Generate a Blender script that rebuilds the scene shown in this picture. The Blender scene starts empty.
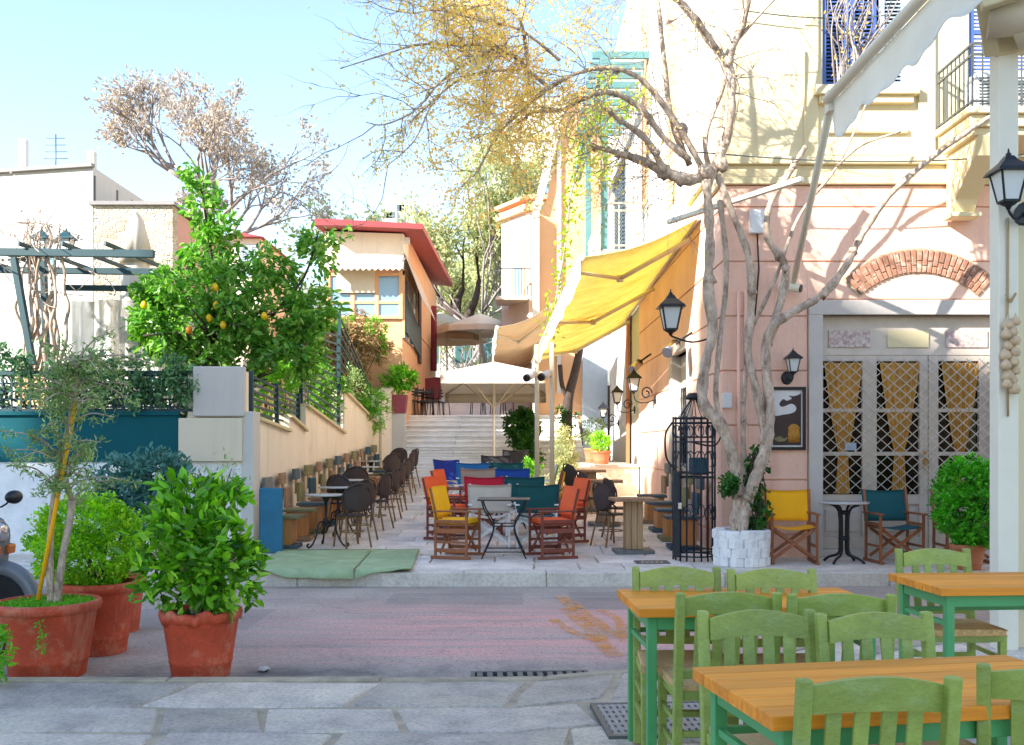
import bpy, bmesh, math, random
from mathutils import Vector, Matrix
R = math.radians
random.seed(7)
sc = bpy.context.scene
COL = sc.collection
# ------------------------------------------------------------------ camera, sky, sun, exposure
H = 1.5; HORIZON = 445.0; F = 1000.0
cam = bpy.data.cameras.new('camera'); cam_o = bpy.data.objects.new('camera', cam); COL.objects.link(cam_o)
cam_o.location = (0, 0, H); cam_o.rotation_euler = (R(90), 0, 0)
cam.sensor_width = 36; cam.lens = F/1024*36; cam.shift_y = (HORIZON-372.5)/1024
cam.clip_start = .05; cam.clip_end = 3000
sc.camera = cam_o
SUN = Vector((-.82, -.57, .53)).normalized()
ELEV = math.asin(SUN.z); AZ = math.atan2(SUN.x, SUN.y)
w = bpy.data.worlds.new('World'); sc.world = w; w.use_nodes = True
wn = w.node_tree.nodes; wl = w.node_tree.links
sky = wn.new('ShaderNodeTexSky'); sky.sky_type = 'NISHITA'; sky.sun_disc = False
sky.sun_elevation = ELEV; sky.sun_rotation = AZ; sky.air_density = 1.3; sky.dust_density = .2; sky.ozone_density = 3.0
bg = wn['Background']; bg.inputs['Strength'].default_value = .096
wb = wn.new('ShaderNodeHueSaturation'); wb.inputs['Hue'].default_value = .507; wb.inputs['Saturation'].default_value = .95   # white balance for the shade
wl.new(sky.outputs[0], wb.inputs['Color']); wl.new(wb.outputs[0], bg.inputs['Color'])
sl = bpy.data.lights.new('sun', 'SUN'); so = bpy.data.objects.new('sun', sl); COL.objects.link(so)
sl.energy = 3.4; sl.angle = R(.6); sl.color = (1, .96, .90)
so.rotation_euler = (-SUN).to_track_quat('-Z', 'Y').to_euler(); so.location = SUN*40
vs = sc.view_settings; vs.view_transform = 'Standard'; vs.look = 'None'; vs.exposure = 2.15; vs.gamma = 1
vs.use_curve_mapping = False
sc.cycles.max_bounces = 8; sc.cycles.diffuse_bounces = 4; sc.cycles.transparent_max_bounces = 12

# ------------------------------------------------------------------ materials
def hexc(c):
    if isinstance(c, str):
        c = [int(c[i:i+2], 16)/255 for i in (0, 2, 4)]
        c = [x/12.92 if x <= .04045 else ((x+.055)/1.055)**2.4 for x in c]
    return tuple(c)
MATS = {}
def new_mat(name):
    m = bpy.data.materials.new(name); m.use_nodes = True; MATS[name] = m
    return m, m.node_tree.nodes, m.node_tree.links, m.node_tree.nodes['Principled BSDF']
def mixc(n, l, fac, a, b, mode='MIX'):
    x = n.new('ShaderNodeMix'); x.data_type = 'RGBA'; x.blend_type = mode
    for s, v in ((0, fac), (6, a), (7, b)):
        if hasattr(v, 'is_linked'): l.new(v, x.inputs[s])
        else: x.inputs[s].default_value = v if s == 0 else (*v, 1)
    return x.outputs[2]
def ramp(n, l, src, stops):
    r = n.new('ShaderNodeValToRGB'); l.new(src, r.inputs[0]); e = r.color_ramp.elements
    while len(e) < len(stops): e.new(.5)
    for k, (p, c) in enumerate(stops):
        e[k].position = p; e[k].color = (c, c, c, 1) if isinstance(c, (int, float)) else (*c, 1)
    return r.outputs[0]
def coords(n, l, scale=(1, 1, 1), kind='Object'):
    t = n.new('ShaderNodeTexCoord'); m = n.new('ShaderNodeMapping'); l.new(t.outputs[kind], m.inputs[0])
    m.inputs['Scale'].default_value = scale; return m.outputs[0]
def noise(n, l, vec, scale, detail=5, rough=.6):
    t = n.new('ShaderNodeTexNoise'); t.inputs['Scale'].default_value = scale; t.inputs['Detail'].default_value = detail
    t.inputs['Roughness'].default_value = rough
    if vec is not None: l.new(vec, t.inputs['Vector'])
    return t.outputs['Fac']
def bump(n, l, bsdf, h, strength=.3, dist=.02):
    b = n.new('ShaderNodeBump'); b.inputs['Strength'].default_value = strength; b.inputs['Distance'].default_value = dist
    l.new(h, b.inputs['Height']); l.new(b.outputs[0], bsdf.inputs['Normal'])
def scl(c, k): return tuple(min(1, x*k) for x in c)
def plain(name, c, rough=.6, var=.25, scale=6, bmp=.15, metal=0, island=0, stain=None, stretch=(1, 1, 1), spec=.5, fine=60, streak=None, wear=None, each=0, grit=None):
    """a painted / stone / cloth surface: base colour broken up by two noises, optional stains and per-piece tint"""
    m, n, l, b = new_mat(name); c = hexc(c); v = coords(n, l, stretch)
    f = ramp(n, l, noise(n, l, v, scale), [(.3, 0), (.7, 1)])
    col = mixc(n, l, f, scl(c, 1-var), scl(c, 1+var*.45))
    f2 = ramp(n, l, noise(n, l, v, fine, 3), [(.35, 0), (.75, 1)])
    col = mixc(n, l, f2, col, scl(c, 1-var*.5)) if var > .05 else col
    if var > .05:
        mu = n.new('ShaderNodeMath'); mu.operation = 'MULTIPLY'; mu.inputs[1].default_value = .45
        l.new(f2, mu.inputs[0]); l.new(mu.outputs[0], col.node.inputs[0])
    if stain:
        sc_, lo, hi, sc_scale = hexc(stain[0]), stain[1], stain[2], stain[3]
        s = ramp(n, l, noise(n, l, v, sc_scale, 8, .7), [(lo, 0), (hi, 1)])
        col = mixc(n, l, s, col, sc_)
    if grit:     # coarse grain: darker and lighter specks
        f5 = ramp(n, l, noise(n, l, v, grit[0], 6, .8), [(.38, 1-grit[1]), (.5, 1), (.64, 1+grit[1]*.6)]); col = mixc(n, l, 1.0, col, (1, 1, 1), 'MULTIPLY'); l.new(f5, col.node.inputs[7])
    if streak:   # rain streaks down a wall
        vs_ = coords(n, l, (2.2, 2.2, .22)); f3 = ramp(n, l, noise(n, l, vs_, 2.2, 7, .7), [(streak[1], 0), (streak[2], streak[3])]); col = mixc(n, l, f3, col, hexc(streak[0]))
    if wear:     # chips and scuffs
        f4 = ramp(n, l, noise(n, l, v, wear[1], 9, .75), [(wear[2], 0), (wear[2]+.03, .85)]); col = mixc(n, l, f4, col, hexc(wear[0]))
    if each:
        oi = n.new('ShaderNodeObjectInfo'); h = n.new('ShaderNodeHueSaturation'); l.new(col, h.inputs['Color'])
        r = n.new('ShaderNodeMapRange'); l.new(oi.outputs['Random'], r.inputs[0]); r.inputs[3].default_value = 1-each; r.inputs[4].default_value = 1+each
        l.new(r.outputs[0], h.inputs['Value']); col = h.outputs[0]
    if island:
        g = n.new('ShaderNodeNewGeometry'); h = n.new('ShaderNodeHueSaturation'); l.new(col, h.inputs['Color'])
        r = n.new('ShaderNodeMapRange'); l.new(g.outputs['Random Per Island'], r.inputs[0])
        r.inputs[3].default_value = 1-island; r.inputs[4].default_value = 1+island
        l.new(r.outputs[0], h.inputs['Value']); col = h.outputs[0]
    l.new(col, b.inputs['Base Color']); b.inputs['Roughness'].default_value = rough; b.inputs['Metallic'].default_value = metal
    b.inputs['Specular IOR Level'].default_value = spec
    if bmp: bump(n, l, b, noise(n, l, v, fine*.6, 6), bmp, .01)
    return m
def wood(name, c, rough=.45, dark=.55, axis=0, scale=3, island=.12, coat=0):
    m, n, l, b = new_mat(name); c = hexc(c); s = [14, 14, 14]; s[axis] = .9
    v = coords(n, l, tuple(s))
    f = ramp(n, l, noise(n, l, v, scale, 8, .65), [(.3, 0), (.72, 1)])
    col = mixc(n, l, f, scl(c, dark), c)
    f2 = ramp(n, l, noise(n, l, v, scale*7, 4), [(.55, 0), (.75, 1)])
    col = mixc(n, l, f2, col, scl(c, dark*.9)); 
    mu = n.new('ShaderNodeMath'); mu.operation = 'MULTIPLY'; mu.inputs[1].default_value = .35
    l.new(f2, mu.inputs[0]); l.new(mu.outputs[0], col.node.inputs[0])
    if island:
        g = n.new('ShaderNodeNewGeometry'); h = n.new('ShaderNodeHueSaturation'); l.new(col, h.inputs['Color'])
        r = n.new('ShaderNodeMapRange'); l.new(g.outputs['Random Per Island'], r.inputs[0])
        r.inputs[3].default_value = 1-island; r.inputs[4].default_value = 1+island
        l.new(r.outputs[0], h.inputs['Value']); col = h.outputs[0]
    l.new(col, b.inputs['Base Color']); b.inputs['Roughness'].default_value = rough
    b.inputs['Coat Weight'].default_value = coat; b.inputs['Coat Roughness'].default_value = .25
    bump(n, l, b, noise(n, l, v, scale*4, 6), .15, .004)
    return m
def foliage(name, a, c, rough=.45, trans=.35, extra=None):
    """leaves: each leaf its own tint between two colours, light passing through"""
    m, n, l, b = new_mat(name); a = hexc(a); c = hexc(c)
    g = n.new('ShaderNodeNewGeometry'); stops = [(0, a), (1, c)]
    if extra: stops = [(0, a), (.8, c), (1, hexc(extra))]
    col = ramp(n, l, g.outputs['Random Per Island'], stops)
    cn = ramp(n, l, noise(n, l, coords(n, l), 4.5, 3), [(.35, .72), (.65, 1.18)]); col = mixc(n, l, 1.0, col, (1, 1, 1), 'MULTIPLY'); l.new(cn, col.node.inputs[7])
    l.new(col, b.inputs['Base Color']); b.inputs['Roughness'].default_value = rough
    t = n.new('ShaderNodeBsdfTranslucent'); h = n.new('ShaderNodeHueSaturation'); l.new(col, h.inputs['Color'])
    h.inputs['Value'].default_value = 1.5; h.inputs['Saturation'].default_value = 1.1; l.new(h.outputs[0], t.inputs[0])
    mx = n.new('ShaderNodeMixShader'); mx.inputs[0].default_value = trans
    l.new(b.outputs[0], mx.inputs[1]); l.new(t.outputs[0], mx.inputs[2]); l.new(mx.outputs[0], n['Material Output'].inputs[0])
    return m
def canvas_mat(name, c, trans=.5, var=.15, stain=None):
    """awning or parasol cloth, light passing through"""
    m = plain(name, c, .8, var, 2.5, .1, fine=250, stain=stain); n = m.node_tree.nodes; l = m.node_tree.links; b = n['Principled BSDF']
    t = n.new('ShaderNodeBsdfTranslucent'); l.new(b.inputs['Base Color'].links[0].from_socket, t.inputs[0])
    mx = n.new('ShaderNodeMixShader'); mx.inputs[0].default_value = trans
    l.new(b.outputs[0], mx.inputs[1]); l.new(t.outputs[0], mx.inputs[2]); l.new(mx.outputs[0], n['Material Output'].inputs[0])
    return m
def glass_mat(name, c, rough=.08, spec=.6):
    m, n, l, b = new_mat(name); b.inputs['Base Color'].default_value = (*hexc(c), 1); b.inputs['Roughness'].default_value = rough
    b.inputs['Specular IOR Level'].default_value = spec
    return m
def sheet_mat(name, c, alpha=.5):
    m, n, l, b = new_mat(name); b.inputs['Base Color'].default_value = (*hexc(c), 1); b.inputs['Roughness'].default_value = .35
    t = n.new('ShaderNodeBsdfTransparent'); mx = n.new('ShaderNodeMixShader')
    v = coords(n, l, (6, 6, .4)); f = ramp(n, l, noise(n, l, v, 1.5), [(.35, alpha-.2), (.7, min(1, alpha+.25))])
    l.new(f, mx.inputs[0]); l.new(t.outputs[0], mx.inputs[1]); l.new(b.outputs[0], mx.inputs[2]); l.new(mx.outputs[0], n['Material Output'].inputs[0])
    return m

# ------------------------------------------------------------------ mesh builder
class MB:
    def __init__(s): s.v = []; s.f = []; s.m = []; s.sm = []
    def add(s, vs, fs, mi=0, smooth=False):
        o = len(s.v); s.v += [tuple(x) for x in vs]
        for f in fs: s.f.append([i+o for i in f]); s.m.append(mi); s.sm.append(smooth)
        return s
    def box(s, x0, x1, y0, y1, z0, z1, mi=0):
        v = [(x, y, z) for x in (x0, x1) for y in (y0, y1) for z in (z0, z1)]
        return s.add(v, [(0, 1, 3, 2), (4, 6, 7, 5), (0, 4, 5, 1), (2, 3, 7, 6), (0, 2, 6, 4), (1, 5, 7, 3)], mi)
    def beam(s, a, b, w, h, up=(0, 0, 1), mi=0, w2=None, h2=None):
        a = Vector(a); b = Vector(b); d = (b-a).normalized(); up = Vector(up)
        if abs(d.dot(up)) > .98: up = Vector((0, 1, 0))
        x = d.cross(up).normalized(); y = x.cross(d).normalized()
        w2 = w if w2 is None else w2; h2 = h if h2 is None else h2
        v = [a-x*w/2-y*h/2, a+x*w/2-y*h/2, a+x*w/2+y*h/2, a-x*w/2+y*h/2, b-x*w2/2-y*h2/2, b+x*w2/2-y*h2/2, b+x*w2/2+y*h2/2, b-x*w2/2+y*h2/2]
        return s.add(v, [(3, 2, 1, 0), (4, 5, 6, 7), (0, 1, 5, 4), (1, 2, 6, 5), (2, 3, 7, 6), (3, 0, 4, 7)], mi)
    def tube(s, pts, r, n=8, mi=0, close=False):
        pts = [Vector(p) for p in pts]; k = len(pts)
        rs = r if isinstance(r, (list, tuple)) else [r]*k
        t0 = (pts[1]-pts[0]).normalized(); u = t0.cross(Vector((0, 0, 1)))
        if u.length < .05: u = t0.cross(Vector((0, 1, 0)))
        u.normalize(); vs = []
        for i, p in enumerate(pts):
            t = (pts[min(i+1, k-1)]-pts[max(i-1, 0)])
            if t.length < 1e-9: t = t0
            t.normalize(); u = (u-t*u.dot(t))
            if u.length < 1e-4: u = t.orthogonal()
            u.normalize(); q = t.cross(u)
            for j in range(n):
                a = 2*math.pi*j/n; vs.append(p+(u*math.cos(a)+q*math.sin(a))*rs[i])
        fs = [(i*n+j, i*n+(j+1) % n, (i+1)*n+(j+1) % n, (i+1)*n+j) for i in range(k-1) for j in range(n)]
        s.add(vs, fs, mi, True); o = len(s.v)-len(vs)
        s.f += [[o+j for j in range(n)][::-1], [o+(k-1)*n+j for j in range(n)]]; s.m += [mi]*2; s.sm += [False]*2
        return s
    def lathe(s, prof, n=24, c=(0, 0, 0), mi=0, wob=0, smooth=True):
        vs = []; k = len(prof)
        for i, (r, z) in enumerate(prof):
            for j in range(n):
                a = 2*math.pi*j/n; q = r*(1+wob*random.uniform(-1, 1)); vs.append((c[0]+q*math.cos(a), c[1]+q*math.sin(a), c[2]+z+wob*random.uniform(-.2, .2)))
        fs = [(i*n+j, i*n+(j+1) % n, (i+1)*n+(j+1) % n, (i+1)*n+j) for i in range(k-1) for j in range(n)]
        s.add(vs, fs, mi, smooth); o = len(s.v)-len(vs)
        if prof[0][0] > .002: s.f.append([o+j for j in range(n)][::-1]); s.m.append(mi); s.sm.append(False)
        if prof[-1][0] > .002: s.f.append([o+(k-1)*n+j for j in range(n)]); s.m.append(mi); s.sm.append(False)
        return s
    def prism(s, poly, axis, a, b, mi=0):
        """poly in the two other axes (in order), extruded from a to b along axis"""
        def p(u, v, t): return {0: (t, u, v), 1: (u, t, v), 2: (u, v, t)}[axis]
        k = len(poly); vs = [p(u, v, a) for u, v in poly]+[p(u, v, b) for u, v in poly]
        fs = [list(range(k)), list(range(k, 2*k))[::-1]]+[(i, i+k, (i+1) % k+k, (i+1) % k) for i in range(k)]
        return s.add(vs, fs, mi)
    def grid(s, fn, nu, nv, mi=0, smooth=True):
        vs = [fn(i/nu, j/nv) for i in range(nu+1) for j in range(nv+1)]
        return s.add(vs, [(i*(nv+1)+j, (i+1)*(nv+1)+j, (i+1)*(nv+1)+j+1, i*(nv+1)+j+1) for i in range(nu) for j in range(nv)], mi, smooth)
    def sheet(s, fn, nu, nv, th, mi=0):
        """a cloth with thickness: two offset grids joined at the rim"""
        A = [[Vector(fn(i/nu, j/nv)) for j in range(nv+1)] for i in range(nu+1)]
        nrm = (A[-1][0]-A[0][0]).cross(A[0][-1]-A[0][0]).normalized()*th
        o = (nu+1)*(nv+1); vs = [p for r in A for p in r]+[p+nrm for r in A for p in r]
        I = lambda i, j: i*(nv+1)+j
        fs = []
        for i in range(nu):
            for j in range(nv):
                q = (I(i, j), I(i+1, j), I(i+1, j+1), I(i, j+1)); fs += [q[::-1], tuple(x+o for x in q)]
        for i in range(nu):
            for j in (0, nv): q = (I(i, j), I(i+1, j), I(i+1, j)+o, I(i, j)+o); fs.append(q)
        for j in range(nv):
            for i in (0, nu): q = (I(i, j), I(i, j+1), I(i, j+1)+o, I(i, j)+o); fs.append(q)
        return s.add(vs, fs, mi, True)
    def leaf(s, p, d, nr, L, W, mi=0):
        p = Vector(p); d = Vector(d).normalized(); nr = Vector(nr); x = d.cross(nr)
        if x.length < 1e-3: x = d.orthogonal()
        x.normalize(); nr = x.cross(d)
        if L > .055:   # broad leaf: rounded outline folded along the midrib, tip bent down
            k = random.uniform(.02, .16); a = p+d*L*.28; c = p+d*L*.68-nr*L*k*.4; e = p+d*L-nr*L*k
            s.add([p, a+x*W*.42+nr*W*.16, c+x*W*.40+nr*W*.14, e, c-x*W*.40+nr*W*.14, a-x*W*.42+nr*W*.16], [(0, 1, 2, 3), (0, 3, 4, 5)], mi); return s
        m = p+d*L*.45; e = p+d*L-nr*L*.12
        s.add([p, m+x*W/2+nr*W*.18, e, m-x*W/2+nr*W*.18], [(0, 1, 2), (0, 2, 3)], mi); return s
def fin(mb, name, mats, off=(0, 0, 0), bev=0, seg=2, noauto=False):
    me = bpy.data.meshes.new(name); o = Vector(off)
    me.from_pydata([(x-o.x, y-o.y, z-o.z) for x, y, z in mb.v], [], mb.f); 
    if not isinstance(mats, (list, tuple)): mats = [mats]
    for m in mats: me.materials.append(MATS[m] if isinstance(m, str) else m)
    me.polygons.foreach_set('material_index', mb.m); me.polygons.foreach_set('use_smooth', mb.sm); me.update()
    ob = bpy.data.objects.new(name, me); COL.objects.link(ob)
    if bev:
        b = ob.modifiers.new('bevel', 'BEVEL'); b.width = bev; b.segments = seg; b.limit_method = 'ANGLE'; b.angle_limit = R(40)
    return ob
def tag(o, label=None, cat=None, group=None, kind=None):
    if label: o['label'] = label
    if cat: o['category'] = cat
    if group: o['group'] = group
    if kind: o['kind'] = kind
    return o
class Thing:
    """an Empty at the thing's base; parts are meshes under it"""
    def __init__(s, name, label, cat, loc=(0, 0, 0), rz=0, group=None):
        s.o = bpy.data.objects.new(name, None); COL.objects.link(s.o); s.o.empty_display_size = .1
        s.o.location = loc; s.o.rotation_euler = (0, 0, rz); s.loc = Vector(loc); tag(s.o, label, cat, group)
    def part(s, name, mb, mats, parent=None, world=False, bev=0, label=None, kind=None, seg=2):
        ob = fin(mb, name, mats, s.loc if world else (0, 0, 0), bev, seg); ob.parent = parent or s.o
        tag(ob, label=label, kind=kind); return ob
    def at(s, loc, rz=None, label=None):
        s.o.location = loc
        if rz is not None: s.o.rotation_euler = (0, 0, rz)
        if label: s.o['label'] = label
        return s
def solo(name, mb, mats, label, cat, group=None, loc=(0, 0, 0), bev=0, world=True, rz=0):
    o = fin(mb, name, mats, loc if world else (0, 0, 0), bev); o.location = loc; o.rotation_euler = (0, 0, rz); return tag(o, label, cat, group)
def struct(name, mb, mats, kind='structure', bev=0, label=None):
    return tag(fin(mb, name, mats, (0, 0, 0), bev), kind=kind, label=label)
def dup(src, loc, rz=0, label=None, group=None, swap=None, scale=None):
    """copy a thing with its parts and sub-parts; swap = {material name: other material name}"""
    src = src.o if isinstance(src, Thing) else src
    def cp(o, parent):
        c = o.copy(); COL.objects.link(c)
        if parent: c.parent = parent
        if swap and o.type == 'MESH' and any(m.name in swap for m in o.data.materials if m):
            c.data = o.data.copy()
            for i, m in enumerate(c.data.materials):
                if m.name in swap: c.data.materials[i] = MATS[swap[m.name]]
        for ch in list(o.children): cp(ch, c)
        return c
    r = cp(src, None); r.location = loc; r.rotation_euler = (0, 0, rz)
    if scale: r.scale = (scale,)*3 if isinstance(scale, (int, float)) else scale
    if label: r['label'] = label
    if group: r['group'] = group
    return r
def W(px, py, Y):
    """the place in the world seen at this spot of the photograph when it stands Y metres away"""
    return Vector(((px-512)/F*Y, Y, H-(py-HORIZON)/F*Y))
def zg(y):
    """height of the far pavement and the rising alley"""
    return .04 if y < 13.5 else .04+.05*(y-13.5) if y < 25 else .615
def smooth_path(pts, k=4):
    pts = [Vector(p) for p in pts]; out = []
    for i in range(len(pts)-1):
        p0 = pts[max(i-1, 0)]; p1 = pts[i]; p2 = pts[i+1]; p3 = pts[min(i+2, len(pts)-1)]
        for j in range(k):
            t = j/k; out.append(.5*((2*p1)+(p2-p0)*t+(2*p0-5*p1+4*p2-p3)*t*t+(3*p1-p0-3*p2+p3)*t**3))
    return out+[pts[-1]]
def rnd_dir(up=0):
    while True:
        d = Vector((random.uniform(-1, 1), random.uniform(-1, 1), random.uniform(-1, 1)))
        if .05 < d.length < 1: d.normalize(); d.z += up; return d.normalized()
def crown(mb, c, rad, nclump, per, L, Wd, spread, shell=.55, up=.25, droop=0, clumps=None, asp=None):
    """leaf clumps through an ellipsoid, denser near its surface; returns clump centres"""
    c = Vector(c); out = []
    for i in range(nclump):
        d = rnd_dir(); q = shell+(1-shell)*random.random()**.7 if random.random() < .8 else random.random()
        out.append(c+Vector((d.x*rad[0], d.y*rad[1], d.z*rad[2]))*q)
    for p in out:
        out_d = (p-c).normalized() if (p-c).length > 1e-3 else Vector((0, 0, 1))
        for k in range(int(per*random.uniform(.5, 1.5))):
            q = p+rnd_dir()*spread*random.random()**.5
            d = (out_d*.7+rnd_dir(up)*.9); d.z -= droop
            nr = (rnd_dir(.9))
            s = random.uniform(.5, 1.3); mb.leaf(q, d, nr, L*s, Wd*s*random.uniform(.8, 1.15))
    return out
# ------------------------------------------------------------------ material list
plain('paving_light', 'e6dacb', .75, .3, 2.2, .4, island=.13, stain=('a89f94', .5, .8, 1.6), wear=('8a8278', 7, .66), grit=(25, .2))
plain('paving_blue', 'c6b8a8', .66, .42, 4, .9, island=.26, stain=('cfc0a8', .45, .66, 1.6), wear=('75716f', 8, .66), fine=30, grit=(38, .3))
plain('mortar', 'b8a78c', .9, .4, 6, .7)
plain('kerb_stone', 'd9cfc0', .8, .3, 3, .35, island=.08, stain=('857d73', .55, .8, 3), grit=(30, .2))
plain('step_stone', 'f6f2ea', .8, .14, 3, .3, island=.04, stain=('cdc7be', .56, .85, 2))
plain('earth', '6b5c48', .95, .3, 3, .5)
plain('hill_scrub', '7c8068', .95, .4, .08, 0, stain=('a79f8c', .5, .7, .05))
plain('white_paint', 'eae8e4', .6, .14, 8, .15, stain=('c2c0bd', .5, .75, 14))
plain('pink_plaster', 'f2c4ac', .85, .1, 1.3, .2, stain=('dcae98', .5, .8, 1.1), streak=('cfa18c', .5, .8, .7), wear=('f0d6c8', 5, .69), grit=(20, .06))
plain('yellow_plaster', 'd8caa4', .85, .08, 1.0, .15, stain=('ccbb92', .55, .85, 1.4), streak=('b9a67e', .55, .8, .6))
plain('white_plaster', 'c8c4bb', .85, .08, 1.2, .15, stain=('c6c0b4', .55, .85, 1.8), streak=('b5aea0', .55, .8, .5))
plain('cream_plaster', 'efe0c8', .85, .1, 1.2, .15, stain=('d3c0a6', .55, .85, 1.5), streak=('bfa98c', .55, .8, .6), wear=('a89a88', 6, .72))
plain('cream_trim', 'd8c79c', .7, .08, 3, .05)
plain('orange_plaster', 'dfac80', .85, .1, 1.0, .1, stain=('cf9a6e', .55, .85, 1.5), streak=('bf8a62', .55, .8, .5))
plain('rose_plaster', 'c9988a', .85, .1, 1.0, .1)
plain('grey_stone', 'c4bab0', .75, .12, 3, .15, stain=('a89e94', .55, .85, 3))
plain('rough_whitewash', 'efeeec', .9, .15, 4, .9, stain=('c4c1ba', .56, .75, 3), fine=18, streak=('a8a49a', .55, .78, .6), wear=('8f8b84', 5, .68))
plain('teal_paint', '183f44', .5, .15, 5, .05)
plain('teal_panel', '04525a', .6, .2, 1.5, .08, spec=.15, streak=('16626a', .52, .8, .5), wear=('45767a', 12, .73))
plain('blank_sign', 'c4bab0', .6, .05, 2, .03, streak=('a89e92', .55, .85, .4))
plain('blank_sign_cream', 'd8c8ae', .6, .06, 2, .03, streak=('b5a48a', .55, .85, .4))
plain('grey_wood', 'ccbdac', .5, .14, 6, .08, wear=('d8d0c6', 14, .72))
plain('shutter_blue', '445f9a', .5, .12, 5, .05)
plain('shutter_pale', 'a9b9cc', .5, .1, 5, .05)
plain('teal_post', '547e7f', .6, .15, 4, .05)
plain('iron_black', '23262a', .45, .2, 20, .1, metal=.3)
plain('iron_dark', '2b3038', .5, .25, 20, .15, metal=.4)
plain('iron_grey', '5d6160', .5, .2, 20, .1, metal=.3)
plain('steel_white', 'e2dac6', .45, .06, 5, .03)
plain('beige_metal', 'd3c3a5', .5, .1, 5, .05)
plain('grille_metal', 'c4bdb3', .45, .1, 9, .05, metal=.4)
plain('brick', '9d6c55', .85, .3, 8, .4, island=.28, stain=('c9ac98', .5, .7, 9))
plain('red_roof', '9a3a3c', .6, .15, 2, .1)
plain('red_pipe', '8e3a42', .5, .12, 4, .05)
plain('dark_red', '7d2530', .6, .2, 4, .1)
plain('terracotta', 'c24a28', .75, .25, 5, .25, stain=('cf8a6a', .54, .74, 4), fine=40, streak=('dba68a', .56, .78, .55), wear=('e3c9b6', 14, .69), grit=(45, .18))
plain('terracotta_pale', 'b8714c', .75, .2, 6, .15)
plain('soil', '3b2b1f', .95, .3, 20, .6)
plain('bark_pale', 'cbb49e', .9, .45, 9, 1.0, stretch=(1, 1, .5), stain=('7a6350', .48, .66, 8), fine=30, grit=(35, .25))
plain('bark_dark', '4a3d36', .9, .3, 8, .6, fine=30)
plain('bark_far', '968b86', .9, .2, 3, .2)
plain('bamboo', 'b3761f', .5, .2, 20, .1)
plain('green_metal', '4fa062', .4, .14, 4, .06, wear=('8a8f78', 20, .73))
plain('green_wood', '95a54c', .5, .25, 7, .2, stretch=(1, 1, 2), stain=('9db070', .52, .8, 9), fine=70, wear=('c9bf9c', 14, .69), each=.12, grit=(60, .14))
plain('rush', 'e0b67c', .9, .35, 40, .8, stretch=(1, 4, 1), fine=110)
wood('pine_top', 'ff9c1e', .5, .6, 0, 2.2, .2, coat=0)
wood('pine_edge', 'a9612a', .4, .55, 0, 2.2, .15, coat=.2)
wood('teak', 'a5623b', .45, .6, 2, 3, .12)
wood('teak_dark', '8a4230', .45, .6, 2, 3, .12)
wood('ply_orange', 'd08c4a', .5, .62, 2, 2, .1)
wood('old_pine', 'c09a70', .6, .6, 2, 2, .1)
wood('plank_grey', '7d7f7a', .7, .6, 1, 2, .12)
wood('plank_tan', 'ab8562', .7, .6, 1, 2, .12)
wood('plank_olive', '8b8557', .7, .6, 1, 2, .12)
wood('plank_slate', '53656c', .7, .6, 1, 2, .12)
wood('plank_teal', '2f5566', .7, .6, 1, 2, .12)
plain('board_blue', '1a6c8c', .55, .3, 3, .1, stain=('2c6f84', .5, .8, 5))
plain('wicker_dark', '453833', .75, .3, 60, .7, fine=120)
plain('cane', '8a6b44', .5, .25, 30, .15)
plain('marble_top', 'b5b2ac', .25, .1, 4, .02)
for nm, c in (('yellow', 'ffc000'), ('gold', 'ffb60a'), ('orange', 'ee6430'), ('red', 'c81f3c'), ('white', 'cdc5b9'), ('teal', '0f5457'), ('beige', 'b3a190'), ('blue', '1d50b0'), ('sky_blue', '2572b4'), ('navy', '2b3f9a'), ('lime', '5fae2e'), ('black', '2b2b2e')):
    plain('canvas_'+nm, c, .85, .12, 6, .2, fine=200)
canvas_mat('awning_yellow', 'fff0a4', .42, .16, stain=('f0cf6a', .48, .75, 1.2))
canvas_mat('awning_tan', 'ecd0a8', .22, .12)
canvas_mat('parasol_cream', 'd9cfbd', .16, .08)
canvas_mat('canvas_cream', 'f3f1e8', .5, .05)
canvas_mat('curtain_gold', 'e3ab52', .25, .3)
canvas_mat('umbrella_far', 'c9a98a', .3, .08)
plain('carpet_green', '9bb083', .95, .22, 4, .5, stain=('b4c49e', .5, .75, 3), fine=150, wear=('5f7d64', 6, .66))
plain('garlic', 'c9ad8a', .7, .3, 25, .3, island=.15)
plain('grate_iron', 'aaa095', .75, .3, 14, .3)
plain('string', 'b09468', .9, .2, 20, .2)
plain('plastic_white', 'd8d8d6', .4, .05, 5, 0)
plain('plastic_black', '17181a', .35, .1, 5, 0)
plain('scooter_grey', '6f7378', .3, .08, 3, 0)
plain('rubber', '1c1c1d', .8, .15, 20, .2)
plain('poster_dark', '3a2a2c', .35, .3, 3, 0)
plain('poster_white', 'd5d2cf', .35, .1, 9, 0)
plain('poster_gold', 'b8802b', .35, .35, 30, 0)
plain('mosaic_rose', 'b79a92', .7, .35, 25, .3, stain=('d2c2b8', .45, .6, 18))
plain('roof_grey', '8d8986', .8, .15, 3, .1)
plain('lime_yellow', 'e8b800', .4, .1, 8, .05)
plain('fruit_orange', 'dd7f12', .4, .1, 8, .05)
m, n, l, b = new_mat('lamp_glass'); b.inputs['Base Color'].default_value = (.62, .64, .62, 1); b.inputs['Roughness'].default_value = .3
m, n, l, b = new_mat('headlight_glass'); b.inputs['Base Color'].default_value = (.5, .5, .52, 1); b.inputs['Roughness'].default_value = .1; b.inputs['Metallic'].default_value = .6
m, n, l, b = new_mat('amber'); b.inputs['Base Color'].default_value = (.55, .13, .02, 1); b.inputs['Roughness'].default_value = .2
m, n, l, b = new_mat('chrome'); b.inputs['Base Color'].default_value = (.6, .6, .62, 1); b.inputs['Roughness'].default_value = .2; b.inputs['Metallic'].default_value = 1
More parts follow.
